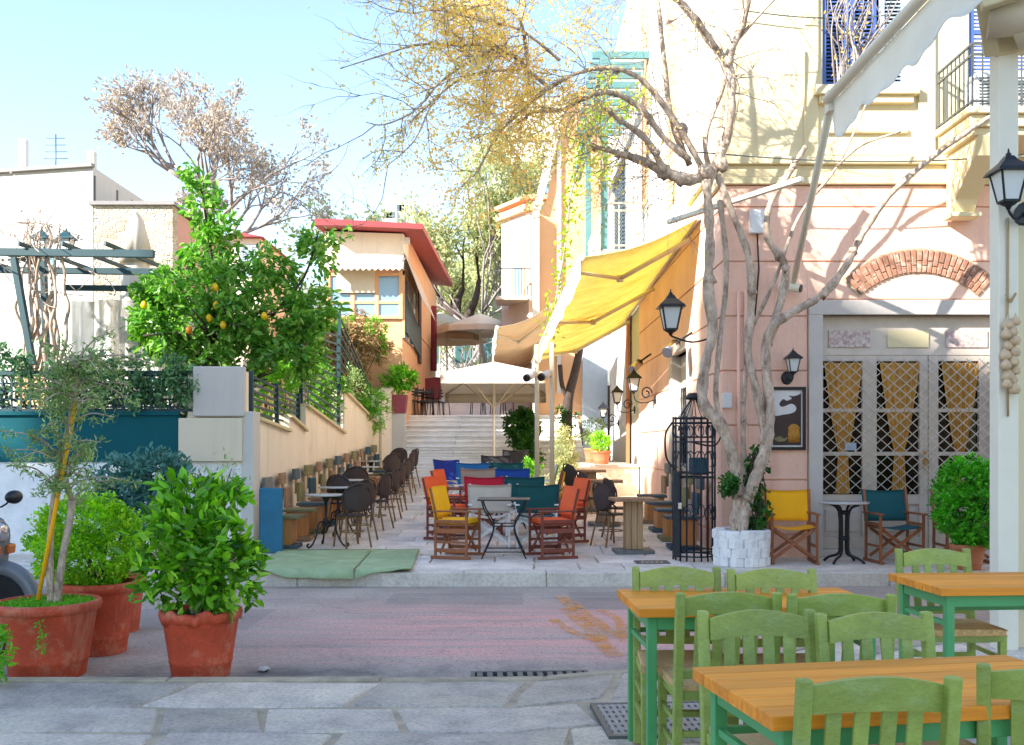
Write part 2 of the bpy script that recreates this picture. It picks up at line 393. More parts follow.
glass_mat('glass_dark', '1d1710', .08, .25); glass_mat('glass_blue', '7f9fb8', .1, .8); glass_mat('glass_pale', 'b9c6cc', .15)
sheet_mat('plastic_sheet', 'c4c6c0', .55)
foliage('leaf_ficus', '2c6412', '80c42c', .3, .35, 'b8e650')
foliage('leaf_hedge', '62ab14', 'a5da22', .4, .35, 'c8ea45')
foliage('leaf_olive', '64803f', '9cb56c', .5, .3, 'bccb8c')
foliage('leaf_lemon', '46862a', '7fb044', .34, .36, 'aacb66')
foliage('leaf_ivy', '1f4a16', '3f7a24', .4, .3)
foliage('leaf_laurel', '36633d', '6b9660', .45, .25, '7d9c6a')
foliage('leaf_blue', '34665e', '5f9585', .45, .2)
foliage('leaf_vine', 'd4d080', 'f2cc88', .5, .62, 'ece6a0')
foliage('leaf_green_vine', '7d9a24', 'a3b52e', .5, .45)
foliage('leaf_autumn', 'a0978e', 'b8aa98', .6, .3, 'bca688')
foliage('leaf_far', 'a3b082', 'c0c592', .6, .4, 'd0b884')
foliage('leaf_dry', '7d6038', 'c0a572', .7, .25, '6f7d35')
foliage('leaf_bright', '4f9a1c', '86c42e', .4, .35)
foliage('leaf_boxwood', '33901c', '60c428', .35, .3, '6fc42c')
foliage('flower_red', '8a2a30', 'a84a3a', .6, .3)

# asphalt: worn grey with a reddish coloured band and patches
m, n, l, b = new_mat('asphalt')
v = coords(n, l); sep = n.new('ShaderNodeSeparateXYZ'); l.new(v, sep.inputs[0])
big = noise(n, l, v, .9, 6); mid = noise(n, l, coords(n, l, (.35, 3, 1)), 1.6, 6, .7); fine = noise(n, l, v, 42, 6, .8)
col = mixc(n, l, ramp(n, l, big, [(.3, 0), (.7, 1)]), hexc('9a8c80'), hexc('bbac9e'))
def band(src, a0, a1, b0, b1):
    """1 between a1 and b0, fading to 0 at a0 and b1"""
    r1 = n.new('ShaderNodeMapRange'); l.new(src, r1.inputs[0]); r1.inputs[1].default_value = a0; r1.inputs[2].default_value = a1
    r2 = n.new('ShaderNodeMapRange'); l.new(src, r2.inputs[0]); r2.inputs[1].default_value = b1; r2.inputs[2].default_value = b0
    mu = n.new('ShaderNodeMath'); mu.operation = 'MULTIPLY'; l.new(r1.outputs[0], mu.inputs[0]); l.new(r2.outputs[0], mu.inputs[1]); return mu.outputs[0]
def mul(a, bb):
    mu = n.new('ShaderNodeMath'); mu.operation = 'MULTIPLY'
    for i, x in enumerate((a, bb)):
        if hasattr(x, 'is_linked'): l.new(x, mu.inputs[i])
        else: mu.inputs[i].default_value = x
    return mu.outputs[0]
pink = mul(band(sep.outputs[1], 7.2, 7.6, 9.3, 10.6), band(sep.outputs[0], -3.2, -.8, 1.6, 4.0))
pinkn = mul(pink, ramp(n, l, mid, [(.34, .1), (.62, 1)]))
col = mixc(n, l, pinkn, col, hexc('e3a79a'))
col = mixc(n, l, mul(ramp(n, l, fine, [(.5, 0), (.62, 1)]), .6), col, hexc('5a5552'))
cr = n.new('ShaderNodeTexVoronoi'); cr.feature = 'DISTANCE_TO_EDGE'; cr.inputs['Scale'].default_value = .55
ds = n.new('ShaderNodeMapping'); l.new(v, ds.inputs[0]); nz = n.new('ShaderNodeTexNoise'); nz.inputs['Scale'].default_value = 3; l.new(v, nz.inputs['Vector'])
va = n.new('ShaderNodeVectorMath'); va.operation = 'MULTIPLY_ADD'; l.new(nz.outputs['Color'], va.inputs[0]); va.inputs[1].default_value = (.5, .5, 0); l.new(v, va.inputs[2]); l.new(va.outputs[0], cr.inputs['Vector'])
col = mixc(n, l, mul(ramp(n, l, cr.outputs['Distance'], [(0, 1), (.005, 0)]), .22), col, hexc('3c3a3a'))
near = band(sep.outputs[1], 6.6, 6.9, 7.05, 7.5)
for x0, x1, y0, y1, dk in ((-1.3, .1, 10.0, 10.9, .3), (.6, 1.5, 9.7, 11.0, .35), (-3.6, -2.3, 8.6, 9.7, .3)):
    col = mixc(n, l, mul(mul(band(sep.outputs[0], x0, x0+.03, x1, x1+.03), band(sep.outputs[1], y0, y0+.03, y1, y1+.03)), dk), col, hexc('6e6764'))
col = mixc(n, l, mul(near, ramp(n, l, noise(n, l, v, 2.5, 6), [(.4, 0), (.65, .8)])), col, hexc('575352'))
l.new(col, b.inputs['Base Color']); b.inputs['Roughness'].default_value = .8; bump(n, l, b, fine, .5, .006)
# rubble masonry
m, n, l, b = new_mat('rubble'); v = coords(n, l, (1, 1, 1.5))
vo = n.new('ShaderNodeTexVoronoi'); vo.inputs['Scale'].default_value = 9; l.new(v, vo.inputs['Vector'])
ve = n.new('ShaderNodeTexVoronoi'); ve.feature = 'DISTANCE_TO_EDGE'; ve.inputs['Scale'].default_value = 9; l.new(v, ve.inputs['Vector'])
col = mixc(n, l, ramp(n, l, vo.outputs['Color'], [(.2, 0), (.8, 1)]), hexc('9c8c74'), hexc('c2b49a'))
col = mixc(n, l, ramp(n, l, ve.outputs['Distance'], [(.02, 1), (.09, 0)]), col, hexc('c2b5a0'))
col = mixc(n, l, ramp(n, l, noise(n, l, v, 2, 6), [(.42, 0), (.62, .85)]), col, hexc('d2c6b2'))
l.new(col, b.inputs['Base Color']); b.inputs['Roughness'].default_value = .9; bump(n, l, b, ramp(n, l, ve.outputs['Distance'], [(0, 0), (.12, 1)]), .6, .04)
# louvres (fine horizontal slats) are geometry; scuffed road paint lets the asphalt through
m, n, l, b = new_mat('road_paint_orange'); b.inputs['Base Color'].default_value = (*hexc('ee9f3e'), 1); b.inputs['Roughness'].default_value = .8
t = n.new('ShaderNodeBsdfTransparent'); mx = n.new('ShaderNodeMixShader'); v = coords(n, l)
l.new(ramp(n, l, noise(n, l, v, 9, 9, .85), [(.42, 0), (.62, .85)]), mx.inputs[0]); l.new(t.outputs[0], mx.inputs[1]); l.new(b.outputs[0], mx.inputs[2]); l.new(mx.outputs[0], n['Material Output'].inputs[0])
m, n, l, b = new_mat('road_paint_white'); b.inputs['Base Color'].default_value = (*hexc('c9c6c6'), 1); b.inputs['Roughness'].default_value = .8
t = n.new('ShaderNodeBsdfTransparent'); mx = n.new('ShaderNodeMixShader'); v = coords(n, l)
l.new(ramp(n, l, noise(n, l, v, 9, 9, .8), [(.3, .15), (.55, .95)]), mx.inputs[0]); l.new(t.outputs[0], mx.inputs[1]); l.new(b.outputs[0], mx.inputs[2]); l.new(mx.outputs[0], n['Material Output'].inputs[0])

# ------------------------------------------------------------------ ground, road, pavements, alley, stairs
mb = MB(); mb.add([(-600, -300, -.4), (600, -300, -.4), (600, 900, -.4), (-600, 900, -.4)], [(0, 1, 2, 3)]); struct('ground', mb, 'earth')
def yk(x):
    """near kerb line"""
    if x < .0: return 6.48+.004*x
    if x < .9: t = x/.9; return 6.48+.26*t*t*(3-2*t)
    t = min(1, (x-.9)/2.6); t = t*t*(3-2*t); return 6.74+1.6*t
def stone(mb, x0, x1, y0, y1, zf, th=.05, jit=.012, gap=.010, ymap=None, skew=0, inset=.008):
    """one paving stone with slightly uneven edges and eased arrises"""
    P = []
    n_x = max(1, int((x1-x0)/.3)); n_y = max(1, int((y1-y0)/.3))
    for i in range(n_x): P.append((x0+(x1-x0)*i/n_x, y0))
    for i in range(n_y): P.append((x1, y0+(y1-y0)*i/n_y))
    for i in range(n_x): P.append((x1-(x1-x0)*i/n_x, y1))
    for i in range(n_y): P.append((x0, y1-(y1-y0)*i/n_y))
    cx = (x0+x1)/2; cy = (y0+y1)/2; dz = random.uniform(-.003, .003); Q = []
    for x, y in P:
        x += random.uniform(-jit, jit)+skew*(y-cy); y += random.uniform(-jit, jit)
        x -= gap*(1 if x > cx else -1); y -= gap*(1 if y > cy else -1); Q.append((x, y))
    k = len(Q); vs = []
    for lv in (0, 1, 2):
        for x, y in Q:
            if lv == 2: x -= inset*(1 if x > cx else -1); y -= inset*(1 if y > cy else -1)
            X, Y = ymap(x, y) if ymap else (x, y)
            vs.append((X, Y, zf(Y)+dz-(th, inset, 0)[lv]))
    fs = [[k*2+i for i in range(k)]]+[(lv*k+i, lv*k+(i+1) % k, (lv+1)*k+(i+1) % k, (lv+1)*k+i) for lv in (0, 1) for i in range(k)]
    mb.add(vs, fs)
def course(mb, x0, x1, y0, y1, wmin, wmax, zf, **k):
    x = x0-random.uniform(0, wmax)
    while x < x1:
        ww = random.uniform(wmin, wmax); xe = x+ww
        a = max(x, x0); e = min(xe, x1)
        if e-a > .08: stone(mb, a, e, y0, y1, zf, **k)
        x = xe
mb = MB()
nmap = lambda x, d: (x, yk(x)-d)
d = .125
while d < 6:
    dd = random.choice((.42, .5, .62, .7, .78)); sk = random.uniform(-.25, .25)
    x = -9+random.uniform(-1, 0)
    while x < 9:
        ww = random.uniform(.55, 1.35)
        if random.random() < .2 and dd > .55:
            stone(mb, x, x+ww, d, d+dd*.45, lambda y: 0, ymap=nmap, jit=.026, gap=.02, inset=.014, skew=-sk); stone(mb, x, x+ww, d+dd*.45, d+dd, lambda y: 0, ymap=nmap, jit=.026, gap=.02, inset=.014, skew=-sk)
        else: stone(mb, x, x+ww, d, d+dd, lambda y: 0, ymap=nmap, jit=.026, gap=.02, inset=.014, skew=-sk)
        x += ww
    d += dd
struct('front_pavement', mb, 'paving_blue')
mb = MB(); xs = [-9+.5*i for i in range(37)]
mb.add([(x, yk(x)-.03, -.011) for x in xs]+[(x, -12, -.011) for x in xs], [(i, i+37, i+38, i+1) for i in range(36)])
mb.add([(x, yk(x)-.03, -.016) for x in xs]+[(x, yk(x)-.03, -.3) for x in xs], [(i, i+1, i+38, i+37) for i in range(36)]); struct('pavement_bed', mb, 'mortar')
mb = MB(); course(mb, -9, 9, 0, .11, .8, 1.6, lambda y: .002, ymap=nmap, jit=.008, gap=.006, th=.16); struct('front_kerb', mb, 'mortar')
mb = MB()
NX = 60
mb.grid(lambda u, v: (-40+80*u, 5.5+6.4*v, -.125+.03*math.sin(math.pi*v)+.006*math.sin(31*u+9*v)), 160, 14); struct('road', mb, 'asphalt')
zr = lambda y: -.125+.03*math.sin(math.pi*(y-5.5)/6.4)+.011
for y0, ww, x0, x1 in ((10.45, .016, -3.2, 1.6), (9.35, .014, -1.6, 2.4), (8.2, .012, -1.5, 0.6)):
    mb = MB(); mb.grid(lambda u, v: (x0+(x1-x0)*u, y0+ww*v+.05*u*u, zr(y0)), 30, 1); struct('road_marking', mb, 'road_paint_white')
for pts, wd in (([(560, 597), (573, 607), (600, 628), (622, 640)], .07), ([(566, 610), (588, 630), (606, 650), (618, 658)], .075), ([(553, 622), (572, 634), (600, 644)], .045), ([(600, 612), (618, 622), (626, 644)], .05)):
    q = smooth_path([((px-512)/F*Y, Y, zr(Y)) for px, py in pts for Y in ((H+.11)*F/(py-HORIZON),)], 5)
    mb = MB(); vs = []
    for i, p in enumerate(q):
        e = wd*(.7+.5*random.random()); vs += [(p.x-e, p.y-.03, p.z), (p.x+e, p.y+.03, p.z)]
    mb.add(vs, [(2*i, 2*i+1, 2*i+3, 2*i+2) for i in range(len(q)-1)]); struct('road_marking', mb, 'road_paint_orange')
# far pavement and alley
mb = MB(); course(mb, -30, 30, 11.45, 11.75, .7, 1.3, lambda y: .04, jit=.008, gap=.006, th=.2); struct('far_kerb', mb, 'kerb_stone')
mb = MB(); y = 11.75
while y < 25:
    dd = random.choice((.45, .55, .65, .75))
    if y+dd > 13.5 > y: dd = max(.3, 13.5-y)
    course(mb, *((-12, 12) if y < 13.4 else (-3.9, 2.9)), y, min(y+dd, 25.1), .5, 1.15, zg, jit=.012, gap=.008); y += dd
struct('alley_paving', mb, 'paving_light')
mb = MB(); ys = [11.5, 13.5, 25.2]
mb.add([(x, y, zg(y)-.016) for y in ys for x in (-12, 12)], [(0, 2, 3, 1), (2, 4, 5, 3)]); mb.add([(-30, 11.47, .02), (30, 11.47, .02), (30, 11.47, -.3), (-30, 11.47, -.3)], [(0, 1, 2, 3)]); struct('alley_bed', mb, 'mortar')
mb = MB(); NS = 12
for i in range(NS):
    y0 = 25+.36*i; z1 = .615+.1465*(i+1)
    x = -3.3
    while x < 1.9:
        ww = random.uniform(1.3, 2.4); e = min(x+ww, 1.9); dz = random.uniform(-.012, .004)
        mb.box(x+.003, e-.003, y0-.04+random.uniform(-.03, .03), y0+.40, z1-.06, z1+dz); mb.box(x+.002, e-.002, y0+.01, y0+.38, z1-.15, z1-.061); x = e
struct('stairs', mb, 'step_stone', bev=.012)
mb = MB(); mb.box(-3.4, 2.4, 25.2, 29.3, -.3, .6); mb.box(-3.3, 1.9, 29.36, 33.2, 1, 2.37)
struct('stair_terrace', mb, 'paving_light')
mb = MB()
for i in range(9): mb.box(-3.0+random.uniform(-.05, .05), 2, 33.2+.4*i, 45, 2.36+.15*i, 2.50+.15*i)
struct('upper_stairs', mb, 'step_stone', bev=.012)
mb = MB(); mb.box(-40, -3.6, 13.75, 27, -.3, 1.15); mb.box(-40, -3.2, 27, 60, -.3, 2.3); mb.box(2.0, 40, 34, 60, -.3, 2.6); mb.box(-12, 12, 36.9, 70, -.3, 3.7); struct('terraced_ground', mb, 'earth')
mb = MB()
def hillf(u, v):
    x = -260+520*u; y = 90+260*v; r = max(0, 1-abs(x+10)/260)
    return (x, y, 46*min(1, v*1.9)*r**.8+2.5*math.sin(x*.06+y*.03)-1)
mb.grid(hillf, 60, 30); struct('hill', mb, 'hill_scrub')
# ------------------------------------------------------------------ the neoclassical house on the right
XS = 2.73; YF = 13.0; YB = 21.5; XR = 11.0; ZP = 4.88; ZT = 11.5
hb = Thing('neoclassical_house', 'two storey house with pink ground floor and pale yellow upper floor', 'house', (XS, YF, 0))
wall_mb = MB()
wall_mb.box(XS+.03, 4.03, YF+.03, YF+.5, -.2, ZP); wall_mb.box(4.03, 6.36, YF+.03, YF+.5, 3.19, ZP); wall_mb.box(6.36, XR, YF+.03, YF+.5, -.2, ZP)
wall_mb.box(XS+.03, XS+.5, YF+.5, 15.35, -.2, ZP); wall_mb.box(XS+.03, XS+.5, 15.35, 17.1, 3.0, ZP); wall_mb.box(XS+.03, XS+.5, 17.1, YB, -.2, ZP)
GZ = [-.15, .335, 1.045, 1.755, 2.465, 3.175, 3.885, 4.595, ZP]
for a, c in zip(GZ, GZ[1:]):
    g = .009
    spans = [(XS, 3.84), (6.55, XR)] if a < 3.18 else [(XS, XR)]
    for x0, x1 in spans:
        if a < 3.18 < c-.2: pass
        wall_mb.box(x0, x1, YF, YF+.03, a+g, c-g)
    if a < 3.18 and c > 3.19: pass
    ysp = [(YF+.03, 15.2), (17.25, YB)] if a < 3.1 else [(YF+.03, YB)]
    for y0, y1 in ysp: wall_mb.box(XS, XS+.03, y0, y1, a+g, c-g)
wall_mb.box(3.84, 6.55, YF, YF+.03, 3.40, 3.876)
hb.part('ground_floor_wall', wall_mb, 'pink_plaster', world=True, bev=.006, seg=1)
mb = MB()
# upper front wall with its window opening, upper side wall with door openings
wx0, wx1, wz0, wz1 = 4.04, 5.14, 6.15, 8.6
for x0, x1, z0, z1 in ((XS, wx0, 5.23, ZT), (wx0, wx1, 5.23, wz0), (wx0, wx1, wz1, ZT), (wx1, 5.95, 5.23, ZT), (5.95, 6.95, 8.2, ZT), (6.95, XR, 5.23, ZT)):
    mb.box(x0, x1, YF+.02, YF+.45, z0, z1)
mb.box(XS+.02, XS+.45, YF+.45, 15.2, 5.23, ZT); hb.part('upper_wall', mb, 'yellow_plaster', world=True)
mb = MB(); mb.box(XS, XS+.45, 15.2, 24.0, ZP, ZT+.5); mb.box(XS, XS+.45, 27.2, 28.4, ZP, ZT+.5); mb.box(XS, XS+.45, 24.0, 27.2, 8.6, ZT+.5); mb.box(XS+.05, XS+.45, YB, 28.4, -.2, ZP); mb.box(XS+.45, XR, 20, 28, -.2, ZT+.4)
hb.part('rear_wing_wall', mb, 'white_plaster', world=True)
mb = MB(); mb.box(XS-.02, XS, 16.7, 17.5, 5.6, ZT); mb.box(XS-.025, XS, 20.0, 20.9, 6.4, ZT); hb.part('painted_pilaster', mb, 'orange_plaster', world=True)
mb = MB(); mb.box(XS-.05, XR, YF-.06, YF+.3, ZP, ZP+.09); mb.box(XS-.03, XR, YF-.035, YF+.3, ZP+.09, ZP+.25); mb.box(XS-.09, XR, YF-.10, YF+.3, ZP+.25, ZP+.35)
mb.box(XS-.05, XS+.2, YF+.3, 15.2, ZP, ZP+.09); mb.box(XS-.03, XS+.2, YF+.3, 15.2, ZP+.09, ZP+.25); mb.box(XS-.09, XS+.2, YF+.3, 15.2, ZP+.25, ZP+.35)
hb.part('cornice', mb, 'cream_trim', world=True, bev=.012)
mb = MB(); mb.box(3.80, 3.98, YF-.02, YF+.02, 5.23, ZT); mb.box(5.28, 5.50, YF-.02, YF+.02, 5.23, ZT); hb.part('pilaster', mb, 'cream_trim', world=True, bev=.008)
mb = MB(); mb.box(wx0-.12, wx1+.12, YF-.12, YF+.05, 6.03, 6.15); mb.box(wx0-.06, wx1+.06, YF-.07, YF+.05, 5.93, 6.03); mb.box(wx0, wx1, YF-.03, YF+.03, 5.55, 5.62); mb.box(wx0, wx1, YF-.03, YF+.03, 5.25, 5.29)
hb.part('window_sill', mb, 'cream_trim', world=True, bev=.01)
def louvre(mb, x0, x1, y, z0, z1, fr=.06, n=None, ang=.5):
    """a shutter leaf facing the street: frame and tilted slats"""
    mb.box(x0, x0+fr, y, y+.04, z0, z1); mb.box(x1-fr, x1, y, y+.04, z0, z1); mb.box(x0+fr, x1-fr, y, y+.04, z0, z0+fr); mb.box(x0+fr, x1-fr, y, y+.04, z1-fr, z1)
    zm = (z0+z1)/2; mb.box(x0+fr, x1-fr, y, y+.04, zm-fr/2, zm+fr/2)
    z = z0+fr+.02
    while z < z1-fr: 
        if abs(z-zm) > fr*.8: mb.beam((x0+fr, y+.022, z), (x1-fr, y+.022, z), .045, .008, up=(0, -.7, .7))
        z += .05
win = MB(); win.box(wx0, wx0+.05, YF+.12, YF+.2, wz0, wz1); win.box(wx1-.05, wx1, YF+.12, YF+.2, wz0, wz1); win.box(4.57, 4.61, YF+.12, YF+.2, wz0, wz1)
for z in (wz0+.03, 6.9, 7.6): win.box(wx0+.05, wx1-.05, YF+.125, YF+.195, z-.02, z+.02)
wf = hb.part('window', win, 'plastic_white', world=True)
mb = MB(); mb.box(wx0, wx1, YF+.205, YF+.22, wz0, wz1); hb.part('pane', mb, 'glass_dark', parent=wf, world=True)
mb = MB(); louvre(mb, wx0, wx0+.36, YF+.05, wz0+.01, wz1); hb.part('shutter', mb, 'shutter_blue', world=True)
mb = MB(); louvre(mb, wx0+.38, wx0+.72, YF+.06, wz0+.01, wz1); hb.part('shutter', mb, 'shutter_blue', world=True)
mb = MB(); louvre(mb, wx1-.34, wx1, YF+.05, wz0+.01, wz1); hb.part('shutter', mb, 'shutter_pale', world=True, label='pale faded shutter leaf')
# balcony on the right of the upper front
mb = MB(); mb.box(5.5, 8.2, YF-1.0, YF-.1, 5.33, 5.47); mb.box(5.45, 8.25, YF-1.06, YF-.1, 5.47, 5.55); mb.box(5.55, 8.2, YF-.94, YF-.1, 5.24, 5.33)
bal = hb.part('balcony', mb, 'cream_trim', world=True, bev=.012)
mb = MB(); mb.prism([(YF-.95, 5.24), (YF-.06, 5.24), (YF-.06, 4.45), (YF-.2, 4.45), (YF-.3, 4.62), (YF-.85, 5.02)], 0, 5.62, 5.92); mb.box(5.58, 5.96, YF-.32, YF-.05, 4.40, 4.46)
hb.part('corbel', mb, 'cream_trim', parent=bal, world=True, bev=.012)
mb = MB(); rz0, rz1 = 5.55, 6.32
for z in (rz1, rz1-.13, rz0+.08): mb.beam((5.53, YF-.02, z), (5.53, YF-1.0, z), .03, .025); mb.beam((5.53, YF-1.0, z), (8.2, YF-1.0, z), .03, .025)
for i in range(9): mb.beam((5.53, YF-.06-i*.117, rz0), (5.53, YF-.06-i*.117, rz1), .016, .016)
for i in range(23): mb.beam((5.53+i*.117, YF-1.0, rz0), (5.53+i*.117, YF-1.0, rz1), .016, .016)
hb.part('railing', mb, 'iron_grey', parent=bal, world=True)
mb = MB(); louvre(mb, 5.97, 6.45, YF+.05, 5.58, 8.2); louvre(mb, 6.46, 6.93, YF+.05, 5.58, 8.2); hb.part('balcony_shutter', mb, 'shutter_blue', world=True)
mb = MB(); mb.box(5.75, 6.5, YF-.62, YF-.3, 5.56, 6.12); t = Thing('air_conditioner', 'white air conditioner unit on the right balcony behind its railing', 'air conditioner', (5.8, YF-.5, 5.56))
t.part('casing', mb, 'plastic_white', world=True, bev=.01)
mb = MB(); [mb.box(5.78, 6.47, YF-.632, YF-.622, 5.6+.04*i, 5.612+.04*i) for i in range(12)]; t.part('front_grille', mb, 'iron_grey', world=True)
# brick relieving arch
mb = MB(); cx, cz, R0, R1 = 5.285, 2.62, 1.12, 1.42
k = 27
for i in range(k):
    for r0, r1 in ((R0, R0+.145), (R0+.155, R1)) if i % 2 else ((R0, R0+.085), (R0+.095, R1)):
        a0 = R(43-86*i/k)-.004; a1 = R(43-86*(i+1)/k)+.008; q = random.uniform(-.006, .006)
        P = [(cx+r*math.sin(a), cz+r*math.cos(a)) for a, r in ((a0, r0), (a0, r1), (a1, r1), (a1, r0))]
        mb.prism(P[::-1], 1, YF-.035+q, YF+.012)
arch = hb.part('brick_arch', mb, 'brick', world=True, bev=.006, seg=1)
mb = MB(); P = [(cx+(R0-.01)*math.sin(R(a)), cz+(R0-.01)*math.cos(R(a))) for a in range(-44, 45, 4)]; Q = [(cx+(R1+.02)*math.sin(R(a)), cz+(R1+.02)*math.cos(R(a))) for a in range(44, -45, -4)]
mb.prism(P+Q, 1, YF-.012, YF+.01); hb.part('arch_bed', mb, 'mortar', world=True)
# door surround, transom with three plaques, glazed leaves
mb = MB(); mb.box(3.85, 4.03, YF-.05, YF+.25, .04, 3.19); mb.box(6.36, 6.54, YF-.05, YF+.25, .04, 3.19); mb.box(3.85, 6.54, YF-.05, YF+.25, 3.19, 3.38)
hb.part('door_surround', mb, 'grey_stone', world=True, bev=.008)
mb = MB(); mb.box(4.03, 6.36, YF-.02, YF+.2, .02, .14); hb.part('threshold', mb, 'grey_stone', world=True, bev=.01)
mb = MB(); mb.box(4.03, 6.36, YF+.12, YF+.16, 2.68, 3.19)
tr = hb.part('transom', mb, 'grey_wood', world=True)
for x0, mt in ((4.15, 'mosaic_rose'), (4.92, 'cream_trim'), (5.69, 'mosaic_rose')):
    mb = MB(); mb.box(x0, x0+.54, YF+.10, YF+.13, 2.78, 3.0); hb.part('plaque', mb, mt, parent=tr, world=True)
yd = YF+.13; dz0, dz1 = .14, 2.68
bays = [(4.03, 4.05, 4.60), (4.60, 4.79, 5.36), (5.47, 5.58, 6.12)]
mb = MB()
stiles = [(4.03, 4.06), (4.60, 4.79), (5.35, 5.46), (5.47, 5.60), (6.13, 6.36)]
for x0, x1 in stiles: mb.box(x0, x1, yd, yd+.06, dz0, dz1)
for x0, x1 in ((4.06, 4.60), (4.79, 5.35), (5.60, 6.13)):
    for z0, z1 in ((dz0, .30), (.72, .85), (1.36, 1.41), (1.93, 1.98), (2.60, 2.68)): mb.box(x0, x1, yd, yd+.06, z0, z1)
    mb.box(x0, x1, yd+.025, yd+.05, .30, .72)
    mb.box(x0+.06, x1-.06, yd+.012, yd+.03, .36, .66)
dr = hb.part('door', mb, 'grey_wood', world=True, bev=.005)
mb = MB(); mb.beam((5.41, yd-.03, 1.18), (5.41, yd-.03, 1.42), .03, .03); mb.beam((5.41, yd-.03, 1.32), (5.49, yd-.03, 1.30), .02, .02); hb.part('door_handle', mb, 'poster_gold', parent=dr, world=True, bev=.006)
for x0, x1 in ((4.06, 4.60), (4.79, 5.35), (5.60, 6.13)):
    mb = MB(); mb.box(x0, x1, yd+.046, yd+.052, .85, 2.60); hb.part('pane', mb, 'glass_dark', parent=dr, world=True)
    xc = (x0+x1)/2; hw = (x1-x0)/2
    def drape(u, v):
        z = .86+1.72*v; tie = 1.42
        k = (.22+.72*((z-tie)/(2.58-tie))**.75) if z > tie else .22+.12*((tie-z)/.5)**.8
        k = min(k, .97); s = (u-.5)*2
        return (xc+.02+s*hw*k, yd+.012+.018*math.sin(u*38+z*2)*min(1, k+.3), z)
    mb = MB(); mb.grid(drape, 60, 24); cu = hb.part('curtain', mb, 'curtain_gold', world=True)
mb = MB(); mb.box(4.37, 4.52, yd-.004, yd+.004, 1.43, 1.53); hb.part('door_sticker', mb, 'shutter_pale', world=True)
# lattice security grille: wavy crossing strips
mb = MB(); yg = YF+.075; gx0, gx1, gz0, gz1 = 4.04, 6.35, .87, 2.66; dx = .165; dzz = .0735
nx = int((gx1-gx0)/dx)+1; nz = int((gz1-gz0)/dzz)+1
for sgn in (1, -1):
    for i in range(-nz, nx+nz):
        pts = []
        for j in range(nz+1):
            x = gx0+(i+sgn*j*.5+(.5 if sgn < 0 else 0))*dx; z = gz0+j*dzz
            if gx0-.001 <= x <= gx1+.001 and z <= gz1: pts.append((x, yg+.004*sgn, z))
        for p, q in zip(pts, pts[1:]): mb.beam(p, q, .008, .016, up=(0, 1, 0))
gr = hb.part('security_grille', mb, 'grille_metal', world=True)
# side door with stone surround and iron panel
mb = MB(); mb.box(XS-.03, XS+.3, 15.25, 15.5, .1, 3.0); mb.box(XS-.03, XS+.3, 16.95, 17.2, .1, 3.0); mb.box(XS-.03, XS+.3, 15.25, 17.2, 3.0, 3.22); hb.part('side_door_surround', mb, 'grey_stone', world=True, bev=.008)
mb = MB(); mb.box(XS+.14, XS+.2, 15.5, 16.95, .1, 3.0); sd = hb.part('side_door', mb, 'grey_wood', world=True)
mb = MB(); mb.box(XS+.12, XS+.138, 15.7, 16.75, 1.2, 2.45); hb.part('pane', mb, 'glass_dark', parent=sd, world=True)
mb = MB()
for i in range(6):
    y = 15.75+i*.19; mb.tube([(XS+.1, y, 1.2), (XS+.1, y, 2.45)], .01, 5)
    mb.tube([(XS+.1, y+.08*math.sin(t*1.2), 1.25+t*.085) for t in range(15)], .008, 5)
hb.part('iron_panel', mb, 'iron_black', parent=sd, world=True)
mb = MB(); mb.box(XS-.04, XS+.0, 23.2, 23.6, .5, ZP) ; hb.part('downpipe', mb, 'terracotta_pale', world=True)
# alley balcony with teal posts
mb = MB(); mb.box(1.8, XS+.02, 20, 28.2, 5.25, 5.42); ab = hb.part('side_balcony', mb, 'white_plaster', world=True, bev=.02)
mb = MB()
for a, c in (((XS, 20.05), (1.85, 20.05)), ((1.85, 20.05), (1.85, 28.1))):
    for z in (6.35, 6.2, 5.5): mb.beam((*a, z), (*c, z), .035, .03)
    L = (Vector(c)-Vector(a)).length; q = int(L/.14)
    for i in range(q+1): p = Vector(a).lerp(Vector(c), i/q); mb.beam((p.x, p.y, 5.42), (p.x, p.y, 6.35), .016, .016)
hb.part('railing', mb, 'beige_metal', parent=ab, world=True)
for y in (20.1, 24.3): mb = MB(); mb.box(1.78, 1.92, y-.07, y+.07, 5.42, 9.0); hb.part('balcony_post', mb, 'teal_post', world=True, bev=.01)
mb = MB(); mb.box(1.75, 1.95, 19.8, 28.4, 9.0, 9.2)
for i in range(10): mb.box(1.6, XS, 19.9+i*.55, 19.98+i*.55, 9.2, 9.34)
hb.part('balcony_pergola', mb, 'teal_post', world=True)
mb = MB(); mb.box(XS+.1, XS+.14, 24.0, 27.2, 5.42, 8.6)
pd_ = hb.part('balcony_door', mb, 'shutter_pale', world=True)
mb = MB()
for y0 in (24.0, 25.1, 26.2):
    for i in range(30): mb.box(XS+.05, XS+.1, y0+.08, y0+1.0, 5.5+i*.1, 5.56+i*.1)
hb.part('slats', mb, 'plank_slate', parent=pd_, world=True)

